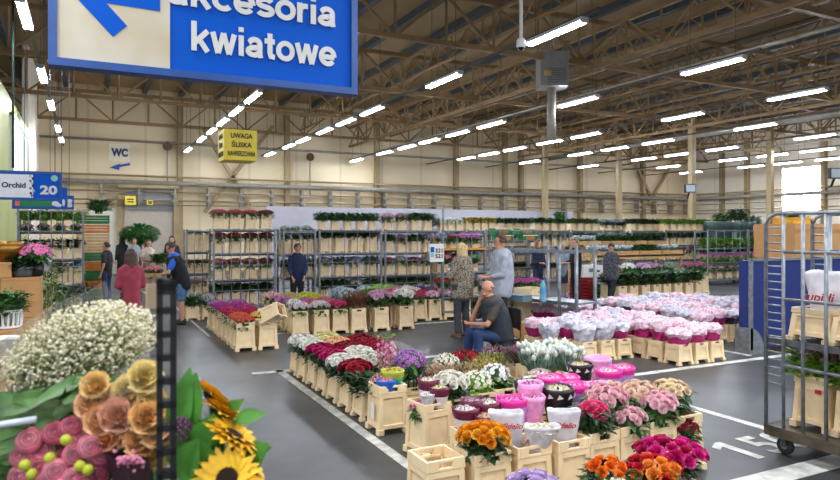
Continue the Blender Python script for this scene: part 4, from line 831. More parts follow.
# tray stall
pa, pb = atY(590, 15.2), atY(682, 15.2); ws = pb.x - pa.x
o = E('tray_stall', 'wooden stepped stall with sloping flower trays beside the man in the dark patterned tee', 'stall', (pa.x, 15.2, 0))
b = MB(); b.box((ws / 2, .5, 1.19), (ws, 1.2, .05)); b.box((ws / 2, -.08, 1.16), (ws, .04, .12)); b.build('table_board', CRATES[2], o)
for x in (.06, ws - .06):
    for y in (0, 1.0): b = MB(); b.box((x, y, .58), (.06, .06, 1.16)); b.build('leg', CRATES[2], o)
for i in range(4):
    for j in range(2):
        x = pa.x + ws * (i + .5) / 4; y = 15.4 + .6 * j; z = 1.22 + .3 * j
        b = MB(); w_ = ws / 4 - .05; b.box((0, 0, .015), (w_, .5, .03))
        for s in (-1, 1): b.box((0, s * .25, .06), (w_, .02, .12)); b.box((s * w_ / 2, 0, .06), (.02, .5, .12))
        b.box((0, .1, -.1 if j else .0), (w_ * .8, .3, .3 if j else .05))
        rowN = 'front' if j == 0 else 'raised'
        T(b.build('wooden_tray', CRATES[2], None, (x, y, z), 0), f'wooden tray, {ORD[i]} along the {rowN} tier of the tray stall', 'tray', 'trays of the stall')
        k, c, fl_ = [('tulip', 'c4d2dc', GLEAF), ('tulip', 'ccd8e0', GLEAF), ('bush', '3f7a34', LEAF), ('tulip', 'b8c8cc', GLEAF)][i] if j == 0 else [('tulip', 'b8c8c8', GLEAF), ('bush', '4a7a3c', LEAF), ('bush', '2f6a2c', LEAF), ('bush', '2f6a2c', DLEAF)][i]
        for q in (0, 1): bunch(k, c, (x + (q - .5) * w_ * .42, y + .02, z + .03), f'{"silvery blue flowers" if k == "tulip" else "green foliage"}, {ORD[q]} bunch in the {ORD[i]} tray of the {rowN} stall tier', 'flowers of the tray stall', hs=.16, far=True, sc=(1.35, 1.5, 1.0), fol=fl_)
p = atY(594, 14.7); b = MB(); b.box((0, 0, .17), (.75, .4, .34)); b.box((0, -.21, .2), (.3, .01, .1), 1); b.box((.2, -.21, .17), (.1, .012, .06), 2)
crate((p.x - .3, 14.9, 0), .5, .4, .3, flat('red_crate', '9c1c24', .5), 'lower red crate under the tray stall', 'red crates', name='plastic_crate'); crate((p.x - .3, 14.9, .31), .5, .4, .3, MC['red_crate'], 'upper red crate under the tray stall', 'red crates', name='plastic_crate'); crate((p.x + .25, 14.95, 0), .4, .4, .4, CRATES[1], 'dark green crate beside the red crates', 'green crates', name='plastic_crate')
T(b.build('white_box', [WHITE, STEEL, DSTEEL], None, (p.x, 14.95, .62)), 'white box on the red crates behind the rack frame', 'box')
b = MB()
# green hedge of cut foliage in buckets, and white/pink flowers behind it
grid('green foliage hedge', 12.9, 13.6, 8, 2, .42, .4, lambda i, j: ('bush', '2f6a2c', 'dark green cut foliage', (DLEAF, LEAF)[(i + j) % 2]), hs=.46, sc=1.25)
for i, (px, c, k, nm) in enumerate(((628, 'eef0ea', 'hydr', 'white hydrangeas'), (643, 'd8a8d0', 'hydr', 'mauve flowers'), (655, 'd0a0c4', 'carn', 'mauve pink flowers'), (668, '9aa890', 'spray', 'grey green sprays'), (690, 'd070a0', 'carn', 'magenta pink flowers'), (700, 'c05890', 'carn', 'fuchsia flowers'))):
    p = atY(px, 14.45); bucket('tall_far', (p.x, 14.45, 0), f'cream bucket of {nm} between hedge row and tray stall', 'buckets before the stall', sc=1.2); bunch(k, c, (p.x, 14.45, .3), f'{nm} between the hedge row and the tray stall', 'flowers before the stall', hs=.46, far=True, sc=1.25)
# bucket wall left of the carnation trolley
for (px0, px1, nick, tiers) in ((186, 211, 'spare bucket rack', [('carn', ['e8b0b8'], 'pale pink flowers', LEAF), ('carn', ['b05040', '5a4a40'], 'dark mixed flowers', DLEAF), None, None]),):
    back('rack of stacked cream buckets beside the carnation trolley', nick, px0, px1, 19.2, tiers, n=3, bars=3)
p0 = atY(191, 19.2)
for i in range(3): bucket('tall_far', (p0.x + .3 * i + .1, 19.5, 1.35), f'empty cream bucket, {ORD[i]} along the upper shelf beyond the denim shorts man', 'empty buckets on the rack', sc=1.2)
grid('low flower row beside the denim shorts man', 3.05, 16.0, 2, 3, .4, .5, lambda i, j: (('carn', 'e8b8b4', 'blush flowers', LEAF), ('spray', 'c4d0d4', 'white blue flowers', GLEAF), ('carn', 'd8643c', 'orange flowers', LEAF))[j], hs=.4) if False else None
pp = atY(192, 15.2)
for i, (dx, dy, k, c, nm) in enumerate(((0, 0, 'bush', '3a6a2c', 'green plants in an orange pot'), (.35, .1, 'spray', 'c8d4d8', 'white blue flowers'), (.1, .7, 'spray', 'c8d4d8', 'pale silver flowers'), (.5, .8, 'carn', 'e8c0bc', 'blush flowers'))):
    bucket('low_far', (pp.x + dx, 15.2 + dy, 0), f'low cream bucket under the {nm} behind the coral block', 'low buckets behind the coral block'); bunch(k, c, (pp.x + dx, 15.2 + dy, .05), f'{nm} behind the coral block', 'flowers behind the coral block', hs=.36, far=True)
# small trolley with a price sign beside the woman
X0, W = trolley('small wire trolley with a white number card beside the blonde woman', 0, 0, 12.75, (.45, 1.0, 1.52), bars=3, X0=6.95, W=1.15, top=1.9, depth=.55)
b = MB(); b.box((W / 2, -.01, 1.55), (W, .03, .05)); b.build('orange_strip', flat('orange_strip', 'e09a28', .4), bpy.data.objects[SEEN['small wire trolley with a white number card beside the blonde woman'][0]])
load('small wire trolley', X0, W, 12.75, 1.53, 'top', 4, ['spray', 'carn', 'hydr', 'hydr'], ['b4b8e0', 'b01c48', 'd878c4', 'd070c0'], bk='low_far', sc=.6, hs=.22, what='violet and pink cyclamen', bsc=.85)
load('small wire trolley', X0, W, 12.75, 1.0, 'middle', 3, ['hydr', 'carn', 'hydr'], ['e08098', 'e0708c', '88b8a0'], bk='low_far', sc=.7, hs=.3, what='pink and green bunches', bsc=.95)
load('small wire trolley', X0, W, 12.75, .46, 'lower', 3, ['carn', 'grass', 'spray'], ['c03848', '9c7090', 'a07898'], bk='low_far', sc=.7, hs=.3, what='mauve and red bunches', bsc=.95); load('small wire trolley', X0, W, 12.75, .19, 'bottom', 3, 'spray', ['c0c8b0'], bk=None, hs=.15, what='pale leafy bunches', bsc=.9)
p, q = atY(433, 12.4, 244), atY(447, 12.4, 262); o = E('number_card', 'white card with black digits clipped to the small wire trolley', 'sign', (p.x, 12.55, q.z))
b = MB(); w_, h_ = q.x - p.x, p.z - q.z; b.box((w_ / 2, 0, h_ / 2), (w_, .015, h_)); b.build('card', WHITE, o); b = MB(); b.box((w_ * .18, -.009, h_ * .68), (w_ * .26, .006, h_ * .3)); b.build('blue_patch', BLUE, o); b = MB(); b.box((w_ * .18, -.009, h_ * .38), (w_ * .26, .006, h_ * .22)); b.build('green_patch', BADGE, o)
text('321', .1, 'lettering', BL, o, (w_ * .38, -.012, h_ * .52), width=w_ * .52, height=h_ * .22, bold=.03); text('521', .1, 'lettering', BL, o, (w_ * .38, -.012, h_ * .22), width=w_ * .52, height=h_ * .22, bold=.03)
b = MB(); b.box((w_ * 1.02, .03, -q.z / 2 + .75), (.03, .03, q.z + 1.0)); b.build('post', STEEL, o)
# rack frame beside the seated man
A, B_ = Vector((7.06, 10.96, 0)), Vector((7.52, 8.95, 0)); d = B_ - A; ang = math.atan2(d.y, d.x); Lr = d.length
o = E('rack_frame', 'open grey rack frame beside the seated man, with a bottle on its shelf', 'rack', A, ang)
for x, y in ((0, 0), (Lr, 0), (0, .62), (Lr * .97, .62), (Lr * .45, .62), (Lr * .82, 0)): b = MB(); b.tube([(x, y, 0), (x, y, 1.64 + (.1 if x else 0))], .033, 8); b.build('post', STEEL, o)
for y in (0, .62): b = MB(); b.box((Lr / 2, y, 1.58), (Lr, .05, .05)); b.build('rail', STEEL, o)
b = MB(); b.box((Lr / 2, .31, .68), (Lr, .66, .03)); b.box((Lr / 2, 0, .68), (Lr, .04, .06)); b.build('shelf', STEEL, o)
p = pd(543, 308, 11.6); p.z = .70; o = E('water_bottle', 'blue plastic water bottle on the grey rack shelf', 'bottle', p)
b = MB(); b.lathe([(.0, 0), (.052, 0), (.055, .03), (.05, .1), (.055, .16), (.05, .22), (.054, .28), (.04, .33), (.018, .37), (.016, .39), (0, .39)], 16, cap=False); b.build('bottle_body', mat('bottle_blue', '7cc0dc', .1, var=.1, spec=.8, alpha=.85), o); b = MB(); b.lathe([(0, .385), (.02, .385), (.02, .41), (0, .41)], 12, cap=False, smooth=False); b.build('cap', BLUE, o); b = MB(); b.lathe([(.0555, .14), (.0555, .25)], 16, cap=False); b.build('bottle_label', flat('bottle_label', '4a9ac8'), o)
p = pd(520, 306, 11.8); p.z = .70; b = MB(); b.box((0, 0, .05), (.34, .24, .1)); b.box((0, 0, .105), (.36, .26, .015)); T(b.build('card_box', flat('grey_blue_card', '6f8592', .6), None, p, ang), 'flat grey blue box on the rack shelf beside the bottle', 'box')
bucket('tall_far', (8.0, 10.9, 0), 'cream bucket behind the bottle at the rack frame', 'rack frame buckets', .2, 1.75); bucket('tall_far', (7.7, 11.3, 0), 'cream bucket standing beyond the rack frame', 'rack frame buckets', .2, 1.4)
p = at(518, 348); b = MB(); b.box((0, 0, .21), (.34, .24, .40)); b.box((0, 0, .415), (.36, .26, .02)); T(b.build('carton', CARD, None, (p.x, 9.15, 0), -.3), 'brown carton standing behind the black chair', 'carton')
# pink flowers beyond the rack
pp = atY(522, 13.0)
for i in range(3): bucket('tall_far', (pp.x + .36 * i - .4, 13.0, 0), f'cream bucket of magenta flowers beyond the rack frame, {ORD[i]} from the woman', 'magenta buckets', sc=1.1); bunch('carn', 'd060b0', (pp.x + .36 * i - .4, 13.0, .2), f'magenta flowers beyond the rack frame, {ORD[i]} from the woman', 'magenta flowers', hs=.46, far=True, sc=1.15)
# blue container with cartons behind the near trolley
NAVY = mat('navy_panel', '14286e', .45, var=.04, scale=2)
o = E('blue_container', 'tall navy blue panelled container with grey corner feet behind the trolley', 'container', (9.34, 6.97, 0))
b = MB(); b.box((1.3, .1, .78), (2.6, .2, 1.4)); b.build('panel', NAVY, o)
b = MB(); b.box((.02, 0, .78), (.06, .04, 1.42)); b.box((1.3, 0, 1.49), (2.6, .04, .04)); b.build('edge_trim', STEEL, o)
for x in (.16, 2.4):
    b = MB(); n = 8; v = [(-.2, -.02, 0), (-.2, -.02, .42)] + [(-.2 + .36 * math.sin(t), -.02, .42 * math.cos(t) * 1.0) for t in [math.pi / 2 * k / n for k in range(1, n + 1)]]
    m_ = len(v); v += [(x_, y_ + .26, z_) for x_, y_, z_ in v]; b.add([(x + a_, b_, c_) for a_, b_, c_ in v], [tuple(range(m_ - 1, -1, -1)), tuple(range(m_, 2 * m_))] + [(i, (i + 1) % m_, (i + 1) % m_ + m_, i + m_) for i in range(m_)]); b.build('corner_foot', STEEL, o)
b = MB(); b.box((.72, .45, .31), (1.44, .8, .62)); b.box((.72, .045, .5), (1.44, .006, .05), 1); T(b.build('carton', [CARD, mat('packing_tape', 'a87a48', .3)], None, (11.1, 7.35, 1.46)), 'large brown carton stacked behind the navy container', 'carton')
b = MB(); b.box((.3, .3, .24), (.6, .6, .48)); T(b.build('carton', CARD, None, (12.6, 7.4, 1.46)), 'smaller brown carton stacked behind the navy container', 'carton')
for i, x in enumerate((11.1, 12.6)): b = MB(); b.box((.72, .45, .72), (1.44, .8, 1.45)); T(b.build('carton', CARD, None, (x, 7.35, 0)), ('tall brown carton on the floor under the large one', 'tall brown carton on the floor under the smaller one')[i], 'carton')
b = MB(); b.box((.25, .2, .045), (.5, .4, .09)); b.box((.25, .2, .1), (.54, .44, .02)); b.box((.57, .2, .06), (.08, .2, .1), 1); T(b.build('yellow_case', [mat('tool_yellow', 'e0a626', .5), BLACK], None, (11.35, 7.6, 2.085)), 'yellow case with black catch on the big carton', 'case')
# near trolley
TX, TY0, TY1 = 5.37, 2.35, 3.85
o = E('flower_trolley', 'tall grey mesh sided trolley with a black caster standing on the bay number', 'trolley', (TX, TY1, 0))
b = MB(); b.box((.33, -.75, .215), (.66, 1.5, .05)); b.box((0, -.75, .2), (.04, 1.5, .09)); b.box((.66, -.75, .2), (.04, 1.5, .09)); b.box((.33, 0, .2), (.66, .04, .09)); b.build('base', mat('worn_steel', '62584c', .55, .3, var=.3), o)
yl = -.165
for x in (0, .66):
    b = MB(); b.tube([(x, 0, .24), (x, 0, 2.0), (x, -.03, 2.07), (x, -.1, 2.1), (x, -1.5, 2.1)], .017, 8); b.tube([(x, yl, .24), (x, yl, 2.09)], .015, 8)
    z = .62
    while z < 2.02: b.tube([(x, 0, z), (x, yl, z)], .008, 5); z += .068
    b.build('ladder_post', STEEL, o)
    b = MB()
    for y in (-.34, -.535, -.68, -.9, -1.1, -1.3, -1.48): b.tube([(x, y, .24), (x, y, 2.1)], .016 if y > -.6 or x else .02, 8)
    for z in (.79, 1.36, 1.77): b.tube([(x, yl, z), (x, -1.5, z)], .015, 6)
    b.build('grille', STEEL, o)
b = MB(); b.box((.33, -.75, .985), (.64, 1.48, .03)); b.box((.02, -.75, .985), (.03, 1.48, .05)); b.build('shelf', DSTEEL, o)
for x, y in ((.08, -.13), (.58, -.13), (.08, -1.38), (.58, -1.38)):
    b = MB(); M = Matrix.Translation((x, y, .075)) @ Matrix.Rotation(R(90), 4, 'Y'); b.lathe([(0, -.02), (.06, -.02), (.075, -.014), (.075, .014), (.06, .02), (0, .02)], 18, M=M, cap=False); c = b.build('caster', RUB, o)
    b = MB(); b.lathe([(0, -.026), (.03, -.026), (.03, .026), (0, .026)], 12, M=M, cap=False, smooth=False); b.build('hub', STEEL, c)
    b = MB(); b.box((x - .035, y, .13), (.008, .05, .12)); b.box((x + .035, y, .13), (.008, .05, .12)); b.box((x, y, .18), (.08, .08, .015)); b.build('fork', DSTEEL, c)
GT = 'load of the near trolley'
for i, y in enumerate((3.55, 3.19, 2.83)):
    bucket('tall', (5.74, y, .245), f'tall cream bucket on the trolley base, {ORD[i]} from the ladder end', GT, 0, (1.4, 1.05, 1.0))
    bunch(('spray', 'rose', 'spray')[i], ('e0a0b4', 'e8b8c0', 'b8303a')[i], (5.72, y, .31), f'pink and green bunch in the trolley base bucket, {ORD[i]} from the ladder end', GT, hs=.5, fol=LLEAF, sc=1.05); bunch('bush', '78a040', (5.66, y + .08, .31), f'lime green stems in the trolley base bucket, {ORD[i]} from the ladder end', GT, hs=.46, fol=LLEAF, sc=1.0)
    bucket('low', (5.74, y, 1.0), f'low cream bucket on the trolley shelf, {ORD[i]} from the ladder end', GT, 0, (1.7, 1.3, .95))
T_ = bpy.data.objects[SEEN['tall cream bucket on the trolley base, first from the ladder end'][0]]
b = MB(); b.box((-.158, -.07, .34), (.004, .05, .035)); b.build('red_tag', REDL, T_)
sleeve((5.72, 3.52, 1.0), .12, .26, .42, [(1, SLV)], 'pale sleeve with red script in the trolley shelf bucket by the ladder', GT, z0=.17, flatness=.6, fill=None, lean=(.0, .12), rz=R(-90), wob=.05, logo=logo_script('cupidi', .3, .42))
sleeve((5.78, 3.12, 1.0), .1, .2, .4, [(1, SLV)], 'plain pale sleeve in the middle shelf bucket of the trolley', GT, z0=.17, flatness=.6, fill='d8d0d8', rz=R(-90), wob=.05)
#@@PART4
# ================================================================ PEOPLE
SKIN = mat('skin', 'c99077', .5, var=.06, scale=12)
def chain(b, pts, n=12, capends=True):
    """tapered limb through (point, radius) pairs"""
    for (p, r), (q, s) in zip(pts, pts[1:]):
        b.tube([p, q], r, n, 0, s)
    if capends:
        for p, r in pts: b.ball(p, r, n, 8)
def solid(b, name, m, parent, voxel=.014, smooth=5):
    me = b.mesh(name, m); o = bpy.data.objects.new(name, me); COL.objects.link(o)
    md = o.modifiers.new('r', 'REMESH'); md.mode = 'VOXEL'; md.voxel_size = voxel
    sm = o.modifiers.new('s', 'SMOOTH'); sm.iterations = smooth; sm.factor = .5
    dg = bpy.context.evaluated_depsgraph_get(); me2 = bpy.data.meshes.new_from_object(o.evaluated_get(dg)); me2.name = name
    o.modifiers.clear(); o.data = me2; bpy.data.meshes.remove(me)
    if not me2.materials: me2.materials.append(m)
    me2.polygons.foreach_set('use_smooth', [True] * len(me2.polygons))
    o.parent = parent; return o
def person(label, loc, face, h=1.75, arms=None, legs=None, lean=0, headdir=0, headtilt=0, shirt=('3a4a6a', 'long'), trousers=('2a2c34', 'long'), shoes='2a2422', hair=('4a3a2a', 'short'), fat=1.0, vest=None, seat=None, voxel=.015, skirt=0, pat=None, female=False):
    """face: heading of the gaze in degrees from +y towards -x. arms: (L elbow, L wrist, R elbow, R wrist); local +y is forward, +x the person's right"""
    k = h / 1.75; o = E('person', label, 'person', loc, R(face), 'people in the hall'); V = Vector
    hipz = seat if seat else .93
    hip = V((0, 0, hipz)); up = V((0, math.sin(R(lean)), math.cos(R(lean))))
    chest = hip + up * .36; neck = hip + up * .54; head = neck + V((0, .03 + math.sin(R(lean)) * .1, .17)) ; sw = .175 if not female else .155
    sh = {s: hip + up * .47 + V((s * sw, 0, 0)) for s in (-1, 1)}
    A = arms or ((-.24, -.03, -.30), (-.24, .05, -.56), (.24, -.03, -.30), (.24, .05, -.56))
    base = hip + up * .47
    el = {-1: base + V(A[0]), 1: base + V(A[2])}; wr = {-1: base + V(A[1]), 1: base + V(A[3])}
    Lg = legs or ((-.1, .02, .49), (-.11, -.02, .08), (.1, .02, .49), (.11, -.02, .08))
    kn = {-1: V(Lg[0]), 1: V(Lg[2])}; an = {-1: V(Lg[1]), 1: V(Lg[3])}
    def torso(b, e, z0=-.12, z1=.5):
        for t in range(13):
            u = t / 12; zz = z0 + (z1 - z0) * u; c = hip + up * zz
            wx = (.165 - .03 * math.sin(u * math.pi) if female else .158 + .02 * u) * (1 if u < .9 else .82); wy = .115 + .015 * math.sin(u * 3.1) * (fat - .3) * 2
            b.ball(c, ((wx + e) * (1 + (fat - 1) * .5), (wy * fat + e), .13), 16, 8)
        for s in (-1, 1): b.ball(sh[s] - V((s * .02, 0, .01)), .062 + e, 12, 8)
    H0 = Matrix.Translation(head) @ Matrix.Rotation(R(headdir), 4, 'Z') @ Matrix.Rotation(R(-headtilt), 4, 'X')
    b = MB(); torso(b, 0)
    chain(b, [(neck - up * .06, .06), (neck + V((0, .012, .04)), .054), (head - V((0, .0, .06)), .052)])
    hb = MB(); hb.ball((0, -.008, .025), (.078, .096, .1), 18, 12); hb.ball((0, .028, -.05), (.056, .062, .068), 14, 8); hb.ball((0, .09, -.01), (.013, .022, .024), 8, 6); hb.ball((0, .078, .012), (.01, .02, .03), 8, 6)
    hb.ball((0, .07, -.085), (.028, .022, .018), 8, 6)
    for s in (-1, 1): hb.ball((s * .08, -.01, -.005), (.012, .022, .032), 8, 6)
    b.add([H0 @ V(p) for p in hb.v], hb.f, 0, True)
    for s in (-1, 1):
        chain(b, [(sh[s], .052), (el[s], .04), (wr[s], .027)])
        d = (wr[s] - el[s]).normalized(); a, e_, _ = basis(d); a = V((0, 0, 1)).cross(d); a = a.normalized() if a.length > .1 else V((1, 0, 0)); e_ = d.cross(a)
        pc = wr[s] + d * .05; b.ball(wr[s] + d * .01, .028, 8, 6); chain(b, [(wr[s], .026), (pc, .03), (wr[s] + d * .085, .027)])
        for i in range(4):
            q = wr[s] + d * .085 + a * (i - 1.5) * .018; L = (.06, .07, .066, .052)[i]; q2 = q + d * L * .5 - e_ * .012 * s; q3 = q2 + d * L * .4 - e_ * .03 * s; chain(b, [(q, .0095), (q2, .009), (q3, .0075)], 7)
        q = wr[s] + d * .03 + a * .03; chain(b, [(q, .012), (q + d * .035 + a * .025, .0105), (q + d * .065 + a * .025, .009)], 7)
        hp = hip + V((s * .085, 0, -.02)); chain(b, [(hp, .085), (kn[s], .055), (kn[s] + (an[s] - kn[s]) * .35, .052), (an[s], .036)])
        fd = V((s * .15, 1, 0)).normalized(); b.ball(an[s] + fd * .06 - V((0, 0, an[s].z - .04 if an[s].z < .15 else .05)), (.042, .11, .035), 10, 6); chain(b, [(an[s], .036), (an[s] - V((0, 0, .04)), .036)])
    solid(b, 'body', SKIN, o, voxel)
    # face
    for s in (-1, 1):
        e = MB(); e.ball(H0 @ V((s * .03, .079, .018)), (.011, .008, .007), 8, 6); e.build('eye', flat('eye_dark', '2a211d', .3), o)
        e = MB(); e.box((0, 0, 0), (.032, .008, .007), M=H0 @ Matrix.Translation((s * .03, .085, .036))); e.build('eyebrow', flat('brow', '4a382c', .8), o)
    e = MB(); e.box((0, 0, 0), (.042, .01, .007), M=H0 @ Matrix.Translation((0, .088, -.052))); e.build('mouth', flat('lips', '9c5a50', .5), o)
    # clothes
    sc_, ln = shirt; m = pat or mat('cloth_' + sc_, sc_, .8, var=.12, scale=10, bump=.2); b = MB(); torso(b, .018, -.13 if not skirt else -.2)
    for s in (-1, 1):
        w_ = el[s].lerp(wr[s], .85)
        if ln == 'long': chain(b, [(sh[s], .07), (el[s], .056)]); b.ball(el[s], .056, 12, 8); b.tube([el[s], w_], .056, 12, 0, .042)
        elif ln == 'short': b.ball(sh[s], .07, 12, 8); b.tube([sh[s], sh[s].lerp(el[s], .8)], .07, 12, 0, .068)
    chain(b, [(neck - up * .07, .078), (neck - up * .025, .066)])
    solid(b, 'jacket' if ln == 'long' else 'shirt', m, o, voxel, 14)
    if vest:
        b = MB(); torso(b, .03, -.12, .48); solid(b, 'vest', mat('cloth_' + vest, vest, .8, var=.1, bump=.2), o, voxel, 14)
    tc_, tl = trousers; b = MB(); m = mat('cloth_' + tc_, tc_, .85, var=.15, scale=12, bump=.2)
    for z in (-.1, -.02, .05): b.ball(hip + up * z, ((.165 + (.01 if female else 0)) * (1 + (fat - 1) * .5), .125 * fat, .09), 16, 8)
    for s in (-1, 1):
        hp = hip + V((s * .088, 0, -.03)); b.ball(hp, .1, 12, 8)
        if tl == 'long': b.tube([hp, kn[s]], .102, 14, 0, .076); b.ball(kn[s], .076, 12, 8); b.tube([kn[s], an[s] + (kn[s] - an[s]).normalized() * .0], .076, 14, 0, .07 if female else .062)
        else: b.tube([hp, hp.lerp(kn[s], .98)], .104, 14, 0, .09)
    solid(b, 'trousers' if tl == 'long' else 'shorts', m, o, voxel, 14)
    for s in (-1, 1):
        b = MB(); az = an[s].z - .08; fx = an[s].x; fy = an[s].y
        b.ball((fx + s * .01, fy + .065, .045 + az), (.048, .13, .045), 12, 6); b.ball((fx, fy - .01, .06 + az), (.045, .055, .055), 12, 6); b.box((fx + s * .01, fy + .055, .012 + az), (.085, .25, .024)); solid(b, 'shoe', flat('shoe_' + shoes, shoes, .5), o, .012, 3)
    hc, hk = hair; hm = mat('hair_' + hc, hc, .6, var=.3, scale=40)
    b = MB()
    if hk == 'bald':
        pts_ = [(x, y, z) for x, y, z in ((.072, -.03, .02), (-.072, -.03, .02), (.06, -.07, .01), (-.06, -.07, .01), (0, -.092, .0), (.035, -.088, .0), (-.035, -.088, 0))]
        for q in pts_: b.ball(H0 @ V(q), .022, 8, 6)
    else:
        for i in range(60):
            th = i * 2.39996; z = random.uniform(-.3, 1); r = math.sqrt(1 - z * z); x, y = r * math.cos(th), r * math.sin(th)
            if y > .35 and z < .62: continue
            b.ball(H0 @ V((x * .07, y * .088 - .012, z * .09 + .038)), .028 + random.uniform(0, .006), 7, 5)
        if hk == 'long':
            for i in range(16):
                a_ = math.pi + (i - 7.5) * .2; x, y = math.sin(a_) * -.082, math.cos(a_) * .085 - .02
                chain(b, [(H0 @ V((x, y, .04)), .026), (H0 @ V((x * 1.15, y * 1.1, -.08)), .026), (H0 @ V((x * 1.1, y * 1.25, -.19 - .03 * math.cos(i))), .016)], 7)
        if hk == 'cap': b.ball(H0 @ V((0, .08, .07)), (.07, .07, .012), 12, 6)
    solid(b, 'hair', hm, o, .011, 7 if hk == 'long' else 3)
    o.scale = (k, k, k); return o
leo = bpy.data.materials.new('cloth_patterned'); leo.use_nodes = True
def blotch(m, c0, c1, sc):
    nt = m.node_tree; b = nt.nodes['Principled BSDF']; b.inputs['Roughness'].default_value = .85; tc = nt.nodes.new('ShaderNodeTexCoord'); vo = nt.nodes.new('ShaderNodeTexNoise'); vo.inputs['Scale'].default_value = sc; vo.inputs['Detail'].default_value = 2
    r = nt.nodes.new('ShaderNodeValToRGB'); r.color_ramp.elements[0].position = .45; r.color_ramp.elements[0].color = lin(c0) + (1,); r.color_ramp.elements[1].position = .55; r.color_ramp.elements[1].color = lin(c1) + (1,)
    nt.links.new(tc.outputs['Object'], vo.inputs['Vector']); nt.links.new(vo.outputs['Fac'], r.inputs['Fac']); nt.links.new(r.outputs[0], b.inputs['Base Color'])
blotch(leo, '5c5248', 'a89c8a', 40); dark_pat = bpy.data.materials.new('cloth_dark_print'); dark_pat.use_nodes = True; blotch(dark_pat, '2c2d33', '5a5c64', 26)
def P(px, py): v = at(px, py); v.z = 0; return v
HANDS_FRONT = ((-.23, .04, -.27), (-.1, .3, -.3), (.23, .04, -.27), (.1, .3, -.3))
person('blonde woman in a patterned top and wide grey trousers standing with her back turned', P(462, 337), 12, 1.70, ((-.27, .04, -.26), (-.12, .26, -.16), (.27, .0, -.27), (.2, .2, -.22)), shirt=('8a7c6a', 'long'), pat=leo, trousers=('3e4148', 'long'), shoes='6a4a38', hair=('dcc08a', 'long'), headdir=0, female=True, fat=1.6)
person('man in a black vest, blue T-shirt and denim shorts holding a flower tray', P(182, 324), 78, 1.72, ((-.24, .1, -.26), (-.16, .38, -.34), (.24, .1, -.26), (.16, .38, -.34)), lean=18, headtilt=30, shirt=('2a6ad8', 'short'), vest='15161a', trousers=('4f7298', 'short'), shoes='16171a', hair=('4a443e', 'short'), fat=1.1)
person('woman in a dark red jacket with dark hair seen from behind', Vector((*pd(131, 348, 11)[:2], 0)), 10, 1.62, ((-.22, .02, -.28), (-.12, .22, -.34), (.22, .02, -.28), (.12, .22, -.34)), shirt=('a23a4e', 'long'), trousers=('5c2a34', 'long'), hair=('4a2e22', 'long'), female=True, skirt=1, fat=1.15, headtilt=10)
person('person in a black T-shirt and jeans by the orange crates', Vector((*pd(107, 302, 18)[:2], 0)), 60, 1.62, shirt=('17181c', 'short'), trousers=('2e3f66', 'long'), hair=('2c221c', 'short'))
person('person in dark clothes standing near the shutter doorway', P(122, 283), 30, 1.72, shirt=('16161c', 'long'), trousers=('18181e', 'long'), hair=('1a1512', 'long'))
person('person in a light grey top beside the topiary trolley', P(134, 285), 200, 1.66, HANDS_FRONT, shirt=('8d9298', 'short'), trousers=('3a3a40', 'long'), hair=('5a4030', 'short'))
person('woman in a pale top and shorts carrying a leafy plant', P(148, 294), 200, 1.66, HANDS_FRONT, shirt=('c8b8a8', 'short'), trousers=('8a8a86', 'short'), shoes='e0dcd6', hair=('6a4a30', 'long'), female=True)
person('person with dark hair in black behind the man in denim shorts', P(172, 287), 170, 1.74, shirt=('202026', 'long'), trousers=('23252c', 'long'), hair=('1e1814', 'long'))
person('man in a navy sweater working between flower rows', P(297, 311), 172, 1.62, ((-.22, .05, -.29), (-.15, .2, -.5), (.22, .05, -.29), (.15, .2, -.5)), headtilt=30, lean=5, shirt=('1c2a50', 'long'), trousers=('1b1c22', 'long'), hair=('5a4632', 'short'))
person('man in a light grey hoodie standing behind the rack frame', Vector((*pd(502, 300, 11.7)[:2], 0)), 70, 1.86, ((-.22, .05, -.28), (-.16, .25, -.32), (.22, .05, -.28), (.16, .25, -.32)), shirt=('a9afbd', 'long'), trousers=('1e2430', 'long'), hair=('4e3a2a', 'short'), fat=1.3)
person('person in a dark blue jacket over a white shirt beyond the rack frame', P(538, 300), 190, 1.68, ((-.24, .02, -.29), (-.22, .12, -.52), (.24, .02, -.29), (.18, .3, -.3)), shirt=('1c2440', 'long'), trousers=('26324e', 'long'), hair=('8a6a48', 'long'))
person('older man in a grey T-shirt and dark shorts leaning with blue shoes', P(562, 299), 165, 1.58, ((-.2, .1, -.26), (.02, .3, -.2), (.2, .1, -.26), (.0, .28, -.24)), shirt=('8ea0b4', 'short'), trousers=('2c3646', 'short'), shoes='2c48b8', hair=('b8b0a8', 'bald'))
person('young man dressed in black facing the older man', P(576, 302), 80, 1.72, HANDS_FRONT, shirt=('17181e', 'long'), trousers=('191a20', 'long'), shoes='26262a', hair=('a8704a', 'short'))
person('man in a dark patterned tee and black trousers walking by the white wraps', P(611, 305), -70, 1.60, ((-.22, .05, -.27), (-.16, .26, -.34), (.22, .02, -.28), (.18, .22, -.36)), ((-.1, .16, .5), (-.11, .12, .08), (.1, -.06, .5), (.11, -.26, .1)), headtilt=18, shirt=('3c3d44', 'short'), pat=dark_pat, trousers=('20222a', 'long'), hair=('4a2e20', 'short'), fat=1.45)
